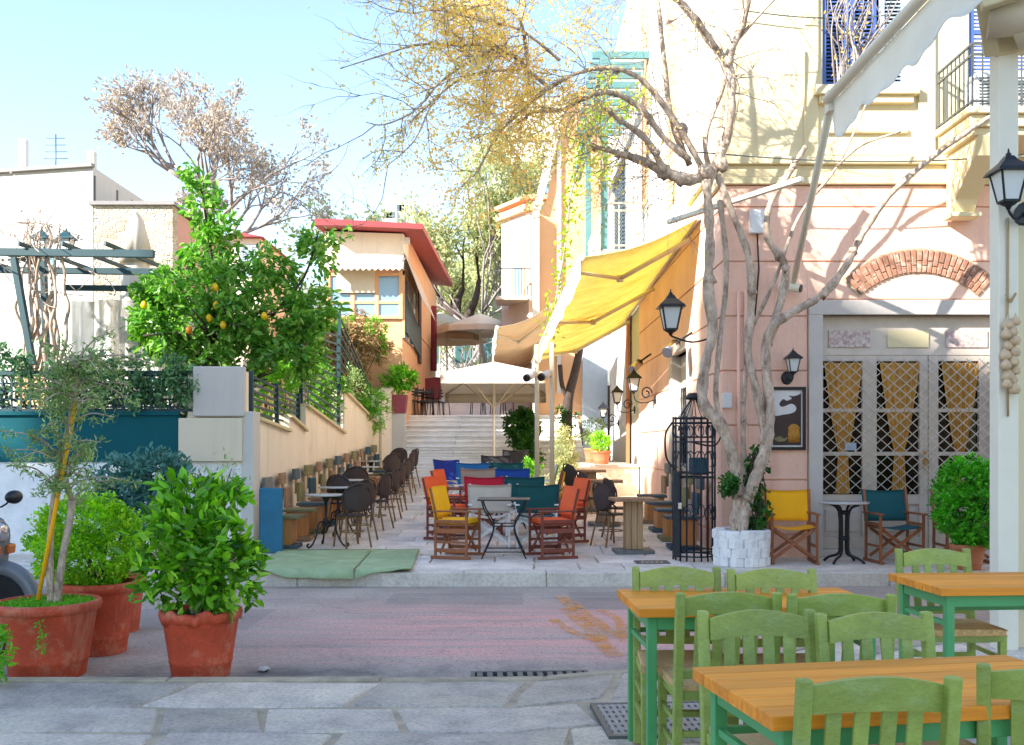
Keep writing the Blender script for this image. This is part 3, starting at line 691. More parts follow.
# ------------------------------------------------------------------ lanterns, poster, cameras and cables on the house
def lantern(mb_metal, mb_glass, c, s):
    """street lantern: tapered four sided glass, hipped cap with finial, base cup; c = base centre, s = total height"""
    c = Vector(c); h = s
    def ring(r, z, n=4): r *= 1.2; return [(c.x+r*math.cos(R(45+360*i/n)), c.y+r*math.sin(R(45+360*i/n)), c.z+z*h) for i in range(n)]
    a, d_ = ring(.14*h, .14), ring(.24*h, .62); mb_glass.add(a+d_, [(0, 1, 5, 4), (1, 2, 6, 5), (2, 3, 7, 6), (3, 0, 4, 7), (3, 2, 1, 0), (4, 5, 6, 7)])
    for i in range(4): mb_metal.beam(a[i], d_[i], .03*h, .03*h); mb_metal.beam(d_[i], d_[(i+1) % 4], .035*h, .035*h); mb_metal.beam(a[i], a[(i+1) % 4], .035*h, .035*h)
    vs = ring(.34*h, .60)+ring(.30*h, .66)+ring(.13*h, .80)+ring(.07*h, .88)
    mb_metal.add(vs, [(3, 2, 1, 0)]+[(k*4+i, k*4+(i+1) % 4, k*4+4+(i+1) % 4, k*4+4+i) for k in range(3) for i in range(4)]+[(12, 13, 14, 15)])
    mb_metal.lathe([(.03*h, .86*h), (.05*h, .91*h), (.02*h, .94*h), (.012*h, 1.0*h), (0, 1.01*h)], 8, c)
    mb_metal.lathe([(0, 0), (.03*h, .01*h), (.05*h, .06*h), (.12*h, .10*h), (.16*h, .14*h)], 10, c)
def wall_lantern(name, label, wallp, out, s, drop, mats=('iron_black', 'lamp_glass'), cat='lantern', group=None):
    """out = horizontal vector from the wall to the lantern; drop = lantern base below/above the bracket"""
    t = Thing(name, label, cat, wallp, 0, group); m1 = MB(); g1 = MB(); o = Vector(out)
    c = o+Vector((0, 0, drop)); lantern(m1, g1, c, s); t.part('lantern_frame', m1, mats[0]); t.part('lantern_glass', g1, mats[1])
    m2 = MB(); n_ = o.normalized()
    m2.tube([n_*.005, n_*.025], [.09, .07], 12)
    m2.tube(smooth_path([n_*.02, o*.5+Vector((0, 0, -.06*s*2)), o*.9+Vector((0, 0, -.02)), c+Vector((0, 0, .01))]), .022*max(.5, s), 6)
    t.part('bracket', m2, mats[0]); return t
p = W(674, 331, 13.2); t = wall_lantern('wall_lantern', 'large black lantern hanging at the house corner beneath the yellow awning', (XS, 13.45, 2.95), (-.62, -.15, 0), .62, .0)
wall_lantern('wall_lantern', 'small dark wall lantern above the framed poster', (W(787, 382, YF).x, YF, W(787, 378, YF).z), (.04, -.14, 0), .36, .02)
def scroll_lamp(Y, z, s, label):
    t = wall_lantern('alley_lamp', label, (XS, Y, z), (-.42*s, -.02, 0), .5*s, .1*s, mats=('iron_dark', 'lamp_glass'), group='small lamps along the pink alley wall')
    m2 = MB(); m2.tube([(-.08*s+.11*s*math.cos(a*.35)*(1-a*.03)-.1*s, -.02, .12*s+.13*s*math.sin(a*.35)*(1-a*.03)) for a in range(0, 24)], .014*s, 6); t.part('scroll', m2, 'iron_dark')
scroll_lamp(19.0, 2.36, 1.0, 'nearest small scrolled lamp on the pink alley wall')
scroll_lamp(22.2, 2.28, .95, 'middle small scrolled lamp on the pink alley wall')
scroll_lamp(25.6, 2.06, .95, 'farthest small scrolled lamp on the pink alley wall')
px0, px1, pz0, pz1 = W(768, 0, YF).x, W(805, 0, YF).x, W(0, 450, YF).z, W(0, 387, YF).z
t = Thing('framed_poster', 'dark framed poster with white swirl and golden drum on the pink wall', 'poster', (px0, YF, pz0)); wd = px1-px0; ht = pz1-pz0
mb = MB(); mb.box(0, wd, -.05, -.002, 0, .04); mb.box(0, wd, -.05, -.002, ht-.04, ht); mb.box(0, .04, -.05, -.002, .04, ht-.04); mb.box(wd-.04, wd, -.05, -.002, .04, ht-.04); t.part('frame', mb, 'plastic_black', bev=.004)
mb = MB(); mb.box(.04, wd-.04, -.02, -.01, .04, ht-.04); t.part('mount', mb, 'poster_white')
mb = MB(); mb.box(.058, wd-.058, -.024, -.0205, .062, ht-.062); t.part('print', mb, 'poster_dark')
mb = MB()
def blob(P, y): mb.prism([(q.x, q.z) for q in smooth_path([(a, 0, c) for a, c in P+[P[0]]], 5)[:-1]], 1, y, y+.0012)
blob([(.06, .77), (.22, .78), (.40, .77), (.41, .73), (.33, .70), (.26, .705), (.30, .67), (.24, .64), (.19, .66), (.14, .60), (.18, .56), (.30, .60), (.36, .55), (.33, .49), (.20, .46), (.06, .47)], -.0258)
t.part('white_swirl', mb, 'poster_white')
mb = MB(); mb.lathe([(.001, .10), (.075, .10), (.078, .2), (.07, .26), (.076, .29), (.04, .33), (.001, .34)], 20, (0, 0, 0)); mb.v = [(x+.33, y*.03-.026, z) for x, y, z in mb.v]; t.part('golden_drum', mb, 'poster_gold')
mb = MB(); blob([(.07, .15), (.14, .18), (.2, .15), (.25, .17), (.22, .12), (.12, .11)], -.0258); t.part('small_figures', mb, 'plank_olive')
def cctv(label, p, d, s=1):
    t = Thing('security_camera', label, 'security camera', p); d = Vector(d).normalized(); m1 = MB(); m1.tube([-d*.16*s, d*.15*s], .065*s, 14); t.part('body', m1, 'steel_white', bev=.01)
    m1 = MB(); m1.tube([d*.13*s, d*.17*s], .055*s, 14); t.part('lens', m1, 'plastic_black')
    return t
cctv('white camera on the pink wall left of the brick arch', W(790, 287, 12.85), (.8, -.5, -.2), .9); 
t = Thing('junction_box', 'white utility box on the pink wall behind the bare branches', 'utility box', W(756, 222, 12.93)); mb = MB(); mb.box(-.08, .1, -.04, .07, -.15, .16); t.part('box', mb, 'plastic_white', bev=.02); mb = MB(); mb.tube([(.02, .02, -.15), (.05, .05, -.6), (0, .055, -1.2)], .012, 6); t.part('cable', mb, 'plastic_black')
for px, py, Y, lab in ((672, 348, 15.0, 'nearer silver spotlight under the yellow awning'), (636, 366, 19.5, 'farther silver spotlight under the yellow awning')):
    t = Thing('spotlight', lab, 'spotlight', W(px, py, Y), 0, 'spotlights beneath the yellow awning'); mb = MB(); mb.tube([(.08, .12, .07), (-.09, -.10, -.08)], [.075, .085], 14); t.part('housing', mb, 'chrome'); mb = MB(); mb.tube([(.075, .115, .068), (.10, .15, .09)], [.08, .06], 14); t.part('cap', mb, 'plastic_black')
    mb = MB(); mb.tube([(.1, .1, .1), (XS-t.loc.x, .15, .25)], .02, 6); t.part('arm', mb, 'iron_black')
# ------------------------------------------------------------------ awnings
def awning(name, label, A, B, C, D, mat, arms=(.3, .7), sag=.12, group=None):
    """A, B = wall ends near, far; C, D = front bar ends near, far"""
    A, B, C, D = map(Vector, (A, B, C, D)); t = Thing(name, label, 'awning', A, 0, group)
    def f(u, v):
        p = A.lerp(B, u).lerp(C.lerp(D, u), v); p.z -= sag*math.sin(math.pi*v)*(1+.15*math.sin(u*9)); return p
    mb = MB(); mb.sheet(f, 20, 10, .006); cl = t.part('canvas', mb, mat, world=True)
    mb = MB()
    def val(u, v):
        p = C.lerp(D, u); return p+Vector((-.01-.02*math.sin(u*40)*v, 0, -.05-(.26+.03*abs(math.sin(u*30)))*v))
    mb.sheet(val, 60, 2, .005); t.part('valance', mb, 'canvas_cream', world=True)
    mb = MB(); mb.tube([C, D], .045, 10); mb.tube([A+Vector((-.02, 0, .02)), B+Vector((-.02, 0, .02))], .06, 10); t.part('roller_bar', mb, 'steel_white', world=True)
    for u in arms:
        p = A.lerp(B, u)+Vector((-.05, 0, -.2)); q = C.lerp(D, min(1, u+.02))+Vector((0, 0, -.04)); m_ = p.lerp(q, .55)+(B-A).normalized()*1.0+Vector((0, 0, -.12))
        mb = MB(); mb.tube([p, m_], .04, 8); mb.tube([m_, q], .032, 8); mb.lathe([(.0, -.06), (.055, -.05), (.055, .05), (0, .06)], 10, m_); t.part('folding_arm', mb, 'beige_metal', world=True)
    return t
awning('awning', 'large yellow awning over the right side of the alley', (XS-.02, 14.4, 4.78), (XS-.02, 24.2, 4.45), (1.0, 14.4, 4.2), (.5, 24.2, 3.5), 'awning_yellow', (.05, .45, .85))
awning('awning', 'tan awning behind the large yellow one', tuple(W(550, 306, 25.0)), tuple(W(541, 364, 32)), tuple(W(497, 327, 25.0)), tuple(W(490, 372, 32)), 'awning_tan', (.1, .8))
for px, Y, lab in ((537, 17.2, 'left slender beige post beneath the yellow awning'), (552, 16.4, 'right slender beige post beneath the yellow awning')):
    t = Thing('awning_post', lab, 'post', (W(px, 0, Y).x, Y, zg(Y)), 0, 'slender posts in the alley'); mb = MB(); mb.tube([(0, 0, 0), (0, 0, 3.0)], .04, 10); t.part('pole', mb, 'beige_metal'); mb = MB(); mb.lathe([(.14, 0), (.14, .02), (.05, .04), (.05, .1)], 14); t.part('base', mb, 'beige_metal')
    mb = MB(); mb.tube([(-.04, -.04, 2.50), (-.17, -.2, 2.42)], [.055, .065], 12); t.part('spotlight', mb, 'plastic_white'); mb = MB(); mb.tube([(-.17, -.2, 2.42), (-.20, -.235, 2.402)], [.068, .06], 12); t.part('spotlight_lens', mb, 'plastic_black')
# ------------------------------------------------------------------ kiosk at the right edge with canopy rail
kb = Thing('cream_kiosk', 'cream painted kiosk wall at the right edge with a white corner post', 'kiosk', (3.6, 7.4, 0))
mb = MB(); mb.prism([(3.71, 7.42), (7.5, 7.42), (7.5, 9.2), (4.9, 9.2)], 2, -.02, 3.5); kb.part('wall', mb, 'yellow_plaster', world=True)
mb = MB(); mb.box(3.56, 3.71, 7.32, 7.46, -.02, 4.45); kb.part('corner_post', mb, 'steel_white', world=True, bev=.008)
mb = MB(); mb.tube([(3.635, 7.41, .3), (3.635, 7.41, 3.4)], .008, 6); mb.tube(smooth_path([(3.64, 7.40, .75), (3.7, 7.36, .4), (3.95, 7.36, .22), (4.3, 7.36, .42)]), .007, 6); kb.part('cable', mb, 'plastic_black', world=True)
ra, rb = Vector((3.0, 9.5, 4.78)), Vector((3.0, 4.6, 4.78))
mb = MB(); mb.tube([ra, rb], .05, 10); mb.box(2.99, 3.07, 9.44, 9.56, 4.66, 4.86); rail = kb.part('canopy_rail', mb, 'steel_white', world=True)
def val2(u, v):
    p = ra.lerp(rb, u); return p+Vector((.035+.03*v+.025*math.sin(u*23)*v, 0, -.04-(.31+.03*math.sin(u*34)+.02*math.sin(u*71))*v))
mb = MB(); mb.sheet(val2, 90, 5, .006); kb.part('canopy_valance', mb, 'canvas_cream', world=True)
mb = MB()
mb.beam((3.55, 7.38, 4.4), (3.2, 6.9, 4.95), .1, .14); mb.beam((3.55, 7.38, 4.42), (5.2, 7.0, 4.75), .12, .16); mb.beam((3.3, 7.05, 4.62), (4.6, 6.6, 4.9), .1, .12)
kb.part('rafter', mb, 'cream_trim', world=True, bev=.012)
mb = MB(); mb.tube([(3.42, 7.2, 4.56), (3.9, 7.05, 4.56)], .13, 14); mb.tube([(3.62, 7.2, 4.42), (4.1, 6.9, 4.62)], .08, 12); kb.part('canopy_roller', mb, 'beige_metal', world=True)
t = wall_lantern('wall_lantern', 'black hexagonal lantern on the cream kiosk at the right edge', (3.72, 7.25, W(1024, 212, 7.2).z), (-.17, -.1, 0), .44, .0)
t = Thing('garlic_braid', 'hanging braid of dried garlic beside the white corner post', 'garlic', W(1008, 300, 7.3))
mb = MB(); mb.tube([(0, 0, .6), (.004, .01, .1), (-.005, 0, -.2), (0, 0, -.85)], .009, 6); t.part('string', mb, 'string')
for i in range(15):
    z = -.16-.036*i+random.uniform(-.01, .01); x = (-1)**i*.024+random.uniform(-.014, .014); mb = MB(); q = random.uniform(.036, .046)
    mb.lathe([(0, -q*.8), (q*.7, -q*.7), (q, -.1*q), (q*.75, q*.6), (q*.25, q*1.1), (q*.12, q*1.7), (0, q*1.75)], 12, (x, -.035+random.uniform(-.02, .01), z)); t.part('garlic_bulb', mb, 'garlic')
mb = MB(); [mb.tube([(random.uniform(-.01, .01), -.02, -.02), (random.uniform(-.06, .06), -.03, random.uniform(-.02, .05))], .006, 5) for _ in range(9)]; t.part('dry_stems', mb, 'string')
t = Thing('support_pole', 'pale pole leaning from the pink wall up to the canopy rail', 'pole', W(793, 285, 12.9)); mb = MB(); mb.tube([t.loc, ra+Vector((.03, 0, -.05))], .04, 8); t.part('pole', mb, 'steel_white', world=True)
t = Thing('metal_bar', 'grey metal bar reaching from the tree to the leaning pole', 'bar', W(714, 209, 12.7)); mb = MB(); mb.beam(W(668, 222, 13.2), W(802, 179, 11.3), .07, .06); t.part('bar', mb, 'steel_white', world=True, bev=.01)
for a, c, lab in ((W(695, 152, 12.2), W(1060, 152, 12.4), 'thin cable across the yellow facade at cornice height'), (W(733, 9, 12.9), W(935, 9, 12.9), 'thin cable near the top of the yellow facade')):
    mb = MB(); mb.tube([Vector(a).lerp(Vector(c), i/12)-Vector((0, 0, .12*math.sin(math.pi*i/12))) for i in range(13)], .009, 5); solo('overhead_cable', mb, 'iron_grey', lab, 'cable', 'cables across the yellow facade', tuple(a))

for px in (738, 745):
    mb = MB(); x = W(px, 0, YF).x; mb.tube([(x, YF-.03, .3), (x, YF-.03, 3.5)], .022, 7); hb.part('wall_pipe', mb, 'pink_plaster', world=True)
mb = MB(); mb.box(W(722, 0, YF).x, W(731, 0, YF).x, YF-.05, YF, W(0, 408, YF).z, W(0, 393, YF).z); hb.part('switch_box', mb, 'plastic_white', world=True, bev=.008)
# ------------------------------------------------------------------ left garden wall, fence and signs
LX = -3.51
def lx(y): return LX+.027*(y-13.4)
t = Thing('garden_wall', 'whitewashed wall with dark teal panel below the lattice fence', 'wall', (-6.5, 13.4, 0))
mb = MB(); mb.box(-16, -3.62, 13.42, 13.75, -.2, 1.27); t.part('whitewashed_base', mb, 'rough_whitewash', world=True)
mb = MB(); mb.box(-16, -4.45, 13.40, 13.5, 1.27, 1.92); mb.box(-16, -4.45, 13.36, 13.42, 1.90, 1.95); t.part('teal_panel', mb, 'teal_panel', world=True)
mb = MB(); mb.box(-3.62, -3.46, 13.38, 13.75, -.2, 1.95); t.part('corner_trim', mb, 'white_plaster', world=True, bev=.01)
mb = MB(); mb.box(-4.36, -3.62, 13.45, 13.75, 1.27, 2.5); t.part('pillar', mb, 'cream_plaster', world=True)
mb = MB(); mb.box(-4.45, -3.6, 13.33, 13.449, 1.28, 1.86); solo('blank_board', mb, 'blank_sign_cream', 'wide blank cream board, lower of two on the garden wall corner', 'board', None, (-4.0, 13.4, 1.28), bev=.012)
mb = MB(); mb.box(-4.26, -3.57, 13.33, 13.449, 1.88, 2.55); solo('blank_board', mb, 'blank_sign', 'blank grey board, upper of two on the garden wall corner', 'board', None, (-4.0, 13.4, 1.88), bev=.02)
t = Thing('lattice_fence', 'dark teal lattice fence on top of the garden wall', 'fence', (-6.5, 13.5, 1.95))
mb = MB()
for i in range(95): mb.box(-16+.125*i, -15.975+.125*i, 13.46, 13.475, 1.95, 2.46)
for i in range(5): mb.box(-16, -4.3, 13.477, 13.492, 2.0+.105*i, 2.025+.105*i)
t.part('lattice', mb, 'teal_paint', world=True)
mb = MB(); mb.box(-16, -4.28, 13.44, 13.51, 2.44, 2.5); mb.box(-16, -4.28, 13.44, 13.51, 1.95, 1.99); t.part('rail', mb, 'teal_paint', world=True)
t = Thing('alley_wall', 'cream wall with stepped top along the left side of the alley', 'wall', (LX, 14, 0))
mb = MB()
secs = [(13.75, 15.5, 1.84, 1.70), (15.5, 16.6, 1.93, 1.72), (16.6, 19.9, 2.14, 1.72), (19.9, 24.4, 2.55, 1.9), (24.4, 27.5, 2.6, 3.2)]
for y0, y1, za, zb in secs:
    a, c = lx(y0), lx(y1)
    mb.add([(a, y0, -.2), (c, y1, -.2), (c, y1, zb), (a, y0, za), (a-.25, y0, -.2), (c-.25, y1, -.2), (c-.25, y1, zb), (a-.25, y0, za)], [(0, 1, 2, 3), (5, 4, 7, 6), (3, 2, 6, 7), (0, 3, 7, 4), (1, 5, 6, 2), (0, 4, 5, 1)])
t.part('wall', mb, 'cream_plaster', world=True)
mb = MB()
for y0, y1, za, zb in secs: mb.beam((lx(y0)-.1, y0+.01, za+.025), (lx(y1)-.1, y1-.01, zb+.025), .32, .05)
t.part('coping', mb, 'cream_trim', world=True, bev=.008)
mb = MB(); mb.tube([(lx(24.2)+.04, 24.2, .5), (lx(24.2)+.04, 24.2, 2.3)], .03, 8); t.part('downpipe', mb, 'beige_metal', world=True)
def slat_fence(label, y0, y1, za, zb, h0, h1, n, mat='teal_paint', posts=2):
    t = Thing('slat_fence', label, 'fence', (lx(y0)-.1, y0, za), 0, 'dark slatted fences on the alley wall'); mb = MB()
    for i in range(n):
        k = i/(n-1); mb.beam((lx(y0)-.1, y0, za+.08+(h0-.1)*k), (lx(y1)-.1, y1, zb+.08+(h1-.1)*k), .02, .035)
    t.part('slats', mb, mat, world=True)
    for i in range(posts):
        k = i/(posts-1); y = y0+(y1-y0)*k; z = za+(zb-za)*k; h = h0+(h1-h0)*k; mb = MB(); mb.box(lx(y)-.13, lx(y)-.07, y-.03, y+.03, z-.0, z+h+.05); t.part('post', mb, mat, world=True)
slat_fence('low dark slatted fence beside the blank boards', 13.8, 16.5, 1.87, 1.75, .6, .55, 6, posts=3)
slat_fence('tall dark slatted fence on the middle of the cream alley wall', 16.7, 19.8, 2.17, 1.77, 1.35, 1.9, 12)
slat_fence('far dark slatted fence in front of the dry climber', 19.9, 23.5, 2.6, 2.0, 1.5, .9, 9)
# ------------------------------------------------------------------ pergola, plastic sheet, closed parasol
t = Thing('pergola', 'dark teal pergola with bare climbing stems behind the garden fence', 'pergola', (-6.3, 14.6, 1.15))
mb = MB(); mb.beam((-9, 14.4, 4.30), (-5.15, 14.4, 4.25), .07, .11); t.part('front_beam', mb, 'teal_paint', world=True, bev=.008)
mb = MB(); mb.beam((-9, 15.6, 4.24), (-5.5, 15.6, 4.2), .08, .10); mb.beam((-7.1, 15.9, 4.0), (-5.4, 15.9, 3.98), .08, .09); t.part('rear_beam', mb, 'teal_paint', world=True, bev=.008)
mb = MB()
for i in range(5): x = -8.3+.62*i; mb.beam((x, 14.3, 4.385), (x+.3, 16.1, 4.32), .04, .06)
t.part('rafters', mb, 'teal_paint', world=True, bev=.006)
for a, c in ((W(33, 365, 14.4), W(14, 258, 14.4)), (W(47, 365, 15.6), W(43, 255, 15.6))): mb = MB(); mb.beam(tuple(a), tuple(c), .09, .09); t.part('post', mb, 'teal_paint', world=True, bev=.008)
t = Thing('climbing_vine', 'bare twisted vine stems climbing the teal pergola posts', 'vine', (-6.4, 14.5, 1.15)); mb = MB(); tips = []
for k in range(11):
    x = random.uniform(22, 72); pts = []; y = 14.55+random.uniform(-.15, .5); q = x
    for i in range(10):
        q += random.uniform(-7, 7); pts.append(W(q, 372-16.5*i, y+random.uniform(-.08, .08)))
    mb.tube(smooth_path(pts), [max(.008, .035-.0007*i) for i in range(37)], 6); tips += pts[5:]
for k in range(40):
    p = random.choice(tips); d = rnd_dir(.3); q = p+d*random.uniform(.3, .8); mb.tube(smooth_path([p, p.lerp(q, .5)+rnd_dir()*.08, q]), .007, 4); tips.append(q)
t.part('stems', mb, 'bark_pale', world=True); mb = MB(); [mb.leaf(random.choice(tips)+rnd_dir()*.06, rnd_dir(), rnd_dir(.6), .07, .05) for _ in range(160)]; t.part('leaves', mb, 'leaf_autumn', world=True)
mb = MB()
mb.sheet(lambda u, v: (-7.3+2.4*u+.0, 16.6+.05*math.sin(u*60)+.1*math.sin(u*17), 1.3+2.6*v), 90, 4, .01); solo('plastic_curtain', mb, 'plastic_sheet', 'translucent plastic curtain hanging below the teal pergola', 'curtain', None, (-6.0, 16.6, 1.3))
t = Thing('closed_parasol', 'closed beige parasol standing before the rubble stone wall', 'parasol', (W(136, 0, 17.2).x, 17.2, 1.15)); mb = MB(); mb.tube([(0, 0, 0), (0, 0, 4.0)], .03, 8); t.part('pole', mb, 'old_pine')
mb = MB(); mb.lathe([(.26, 2.1), (.3, 2.5), (.24, 3.2), (.19, 3.7), (.2, 3.75), (.24, 3.5), (.29, 3.48), (.12, 4.2), (.02, 4.35)], 20, wob=.09); t.part('folded_canopy', mb, 'parasol_cream')
t = Thing('twin_lantern', 'pale green post with two lanterns above the teal pergola', 'street lamp', (W(54, 0, 16.4).x, 16.4, 1.15)); mb = MB(); mb.tube([(0, 0, 0), (0, 0, 3.45)], .035, 8); mb.beam((-.25, 0, 3.4), (.25, 0, 3.4), .04, .04); t.part('post', mb, 'teal_post')
for x in (-.2, .2): m1 = MB(); g1 = MB(); lantern(m1, g1, (x, 0, 3.42), .5); lf = t.part('lantern', m1, 'teal_paint'); t.part('lantern_glass', g1, 'lamp_glass', parent=lf)
# ------------------------------------------------------------------ houses on the left
t = Thing('white_house', 'plain white flat roofed house at the far left', 'house', (-10, 19.3, 0)); mb = MB()
mb.add([(-16, 20.5, 0), (-8.07, 19.25, 0), (-8.07, 24, 0), (-16, 25, 0), (-16, 20.5, 6.72), (-8.07, 19.25, 6.86), (-8.07, 24, 6.86), (-16, 25, 6.72)], [(0, 1, 5, 4), (1, 2, 6, 5), (2, 3, 7, 6), (3, 0, 4, 7), (4, 5, 6, 7)]); t.part('wall', mb, 'white_plaster', world=True)

for y in (19.3, 20.4, 21.2): mb = MB(); mb.box(-8.075, -8.05, y, y+.05, 5.0, 6.7); t.part('drain_pipe', mb, 'iron_grey', world=True)
for x, h in ((-10.0, .75), (-8.6, .5)): mb = MB(); mb.box(x-.07, x+.07, 20.4, 20.55, 6.75, 7.0+h); t.part('chimney', mb, 'white_plaster', world=True)
mb = MB(); mb.beam((-16, 20.48, 6.74), (-8.05, 19.22, 6.88), .12, .07); t.part('roof_edge', mb, 'roof_grey', world=True)
mb = MB(); mb.tube([(-9.4, 20.6, 6.8), (-9.4, 20.6, 7.9)], .015, 5); [mb.tube([(-9.65+.02*i, 20.6, 7.4+.14*i), (-9.15-.02*i, 20.6, 7.4+.14*i)], .008, 4) for i in range(4)]; t.part('antenna', mb, 'iron_grey', world=True)
mb = MB(); mb.box(-9.62, -8.98, 19.4, 19.5, 1.2, 3.2); t.part('red_door', mb, 'orange_plaster', world=True)
t = Thing('stone_house', 'rubble stone house with rose side wall beside the white house', 'house', (-7.3, 19.3, 0)); mb = MB()
mb.box(-8.03, -6.52, 19.2, 19.5, 0, 6.1); t.part('stone_wall', mb, 'rubble', world=True); mb = MB(); mb.box(-8.03, -6.55, 19.5, 23.2, 0, 6.05); t.part('side_wall', mb, 'rose_plaster', world=True)
mb = MB(); mb.box(-8.1, -6.46, 19.12, 23.25, 6.1, 6.17); t.part('roof_edge', mb, 'roof_grey', world=True); mb = MB(); louvre(mb, 0, .5, 0, 0, .75); mb.v = [(-6.53-y, 21.5+x, 4.3+z) for x, y, z in mb.v]; t.part('shutter', mb, 'plank_slate', world=True)
t = Thing('water_tank', 'white domed water tank on the roof behind the stone house', 'water tank', (W(126, 0, 26).x, 26, 6.0)); mb = MB(); mb.lathe([(.45, 0), (.47, .1), (.47, 1.35), (.4, 1.6), (.2, 1.75), (0, 1.8)], 20); t.part('tank', mb, 'white_plaster'); mb = MB(); mb.box(-1.2, 1.2, .5, 3, -5, .0); mb.box(-.5, .5, -.5, .5, -5, 0); t.part('tank_base', mb, 'white_plaster')
t = Thing('small_red_roofed_house', 'small cream house with red roof glimpsed behind the lemon tree', 'house', (-8.1, 31, 2.3)); mb = MB(); mb.box(-8.75, -7.8, 31, 35, 2, 7.9); t.part('wall', mb, 'cream_plaster', world=True)
mb = MB(); mb.prism([(-8.9, 7.9), (-7.65, 7.9), (-8.3, 8.03)], 1, 30.7, 35.2); t.part('roof', mb, 'red_roof', world=True); mb = MB(); louvre(mb, -8.4, -8.12, 30.94, 6.7, 7.7); louvre(mb, -8.1, -7.85, 30.94, 6.7, 7.7); t.part('shutter', mb, 'shutter_pale', world=True)
# orange house
t = Thing('orange_house', 'orange rendered house with red eaves above the alley steps', 'house', (-4.5, 27, 2.3)); FY = 27.0; OX = -2.95
mb = MB(); mb.box(-5.05, OX-.02, FY+.05, 39, 2, 5.0); mb.box(-5.05, OX, FY+1.2, 39, 5.0, 7.4); t.part('wall', mb, 'orange_plaster', world=True)
mb = MB(); mb.add([(-5.05, FY-.02, 6.25), (OX+.02, FY-.02, 6.25), (OX+.02, FY-.02, 7.2), (-4.4, FY-.02, 7.25), (-5.05, FY-.02, 7.27), (-5.05, FY+1.3, 6.25), (OX+.02, FY+1.3, 6.25), (OX+.02, FY+1.3, 7.2), (-4.4, FY+1.3, 7.25), (-5.05, FY+1.3, 7.27)], [(0, 1, 2, 3, 4), (9, 8, 7, 6, 5), (0, 5, 6, 1), (1, 6, 7, 2), (2, 7, 8, 3), (3, 8, 9, 4), (0, 4, 9, 5)]); t.part('gable', mb, 'cream_plaster', world=True)
mb = MB(); mb.add([(-4.6, FY-.7, 7.28), (-2.35, FY-.7, 7.18), (-2.35, 39.5, 7.75), (-4.6, 39.5, 8.0), (-4.6, FY-.7, 7.44), (-2.35, FY-.7, 7.32), (-2.35, 39.5, 7.95), (-4.6, 39.5, 8.2), (-5.2, FY-.7, 7.28), (-5.2, FY-.7, 7.46), (-5.2, 39.5, 7.8), (-5.2, 39.5, 8.0)],
    [(3, 2, 1, 0), (4, 5, 6, 7), (0, 1, 5, 4), (1, 2, 6, 5), (2, 3, 7, 6), (8, 0, 4, 9), (9, 4, 7, 11), (8, 10, 3, 0), (10, 11, 7, 3), (8, 9, 11, 10)]); t.part('roof', mb, 'red_roof', world=True)
mb = MB()
for z in (4.95, 5.35, 6.1): mb.box(-5.0, OX, FY-.04, FY+.03, z-.04, z+.04)
for i in range(4): x = -4.95+i*.65; mb.box(x-.05, x+.05, FY-.05, FY+.03, 4.9, 6.2)
for y in (27.0, 28.2, 29.4, 30.6): mb.box(OX-.02, OX+.05, y, y+.1, 4.4, 6.2)
mb.box(OX-.02, OX+.05, FY, 30.6, 6.1, 6.2); wf = t.part('veranda_frame', mb, 'orange_plaster', world=True)
mb = MB(); mb.box(-5.0, OX, FY+.0, FY+.02, 4.9, 6.15); mb.box(OX+.0, OX+.02, FY+.1, 30.6, 4.4, 6.15); t.part('pane', mb, 'glass_blue', parent=wf, world=True)
mb = MB(); mb.sheet(lambda u, v: (-5.1+2.25*u, FY-.1-.55*v, 6.55-.22*v), 20, 2, .01); mb.sheet(lambda u, v: (-5.1+2.25*u, FY-.66, 6.33-(.16+.07*abs(math.sin(u*45)))*v), 90, 1, .01); t.part('front_awning', mb, 'parasol_cream', world=True)
mb = MB(); mb.sheet(lambda u, v: (OX+.05+.5*v, 27+4.5*u, 6.7-1.3*v), 10, 4, .01); t.part('side_awning', mb, 'parasol_cream', world=True)
mb = MB(); mb.box(-4.73, -3.7, FY-.12, FY-.06, 5.6, 6.32); t.part('blank_sign', mb, 'blank_sign_cream', world=True)
mb = MB(); mb.tube([(OX+.08, 36.5, 4.2), (OX+.08, 36.5, 6.4), (OX+.08, 36.4, 6.5)], .13, 10); t.part('downpipe', mb, 'red_pipe', world=True)
mb = MB(); mb.add([(OX+.03, 27.3, 4.6), (OX+.03, 31.5, 4.3), (OX+.03, 31.5, 5.1), (OX+.03, 27.3, 5.6), (OX+.07, 27.3, 4.6), (OX+.07, 31.5, 4.3), (OX+.07, 31.5, 5.1), (OX+.07, 27.3, 5.6)], [(3, 2, 1, 0), (4, 5, 6, 7), (0, 1, 5, 4), (2, 3, 7, 6), (1, 2, 6, 5), (0, 4, 7, 3)]); t.part('balcony_panel', mb, 'plank_slate', world=True)
mb = MB(); mb.box(OX-.02, OX+.04, 31.4, 32.2, 4.1, 6.6); t.part('doorway', mb, 'wicker_dark', world=True)
t.part('lamp', MB().box(OX, OX+.15, 27.2, 27.45, 7.0, 7.15), 'plastic_white', world=True)
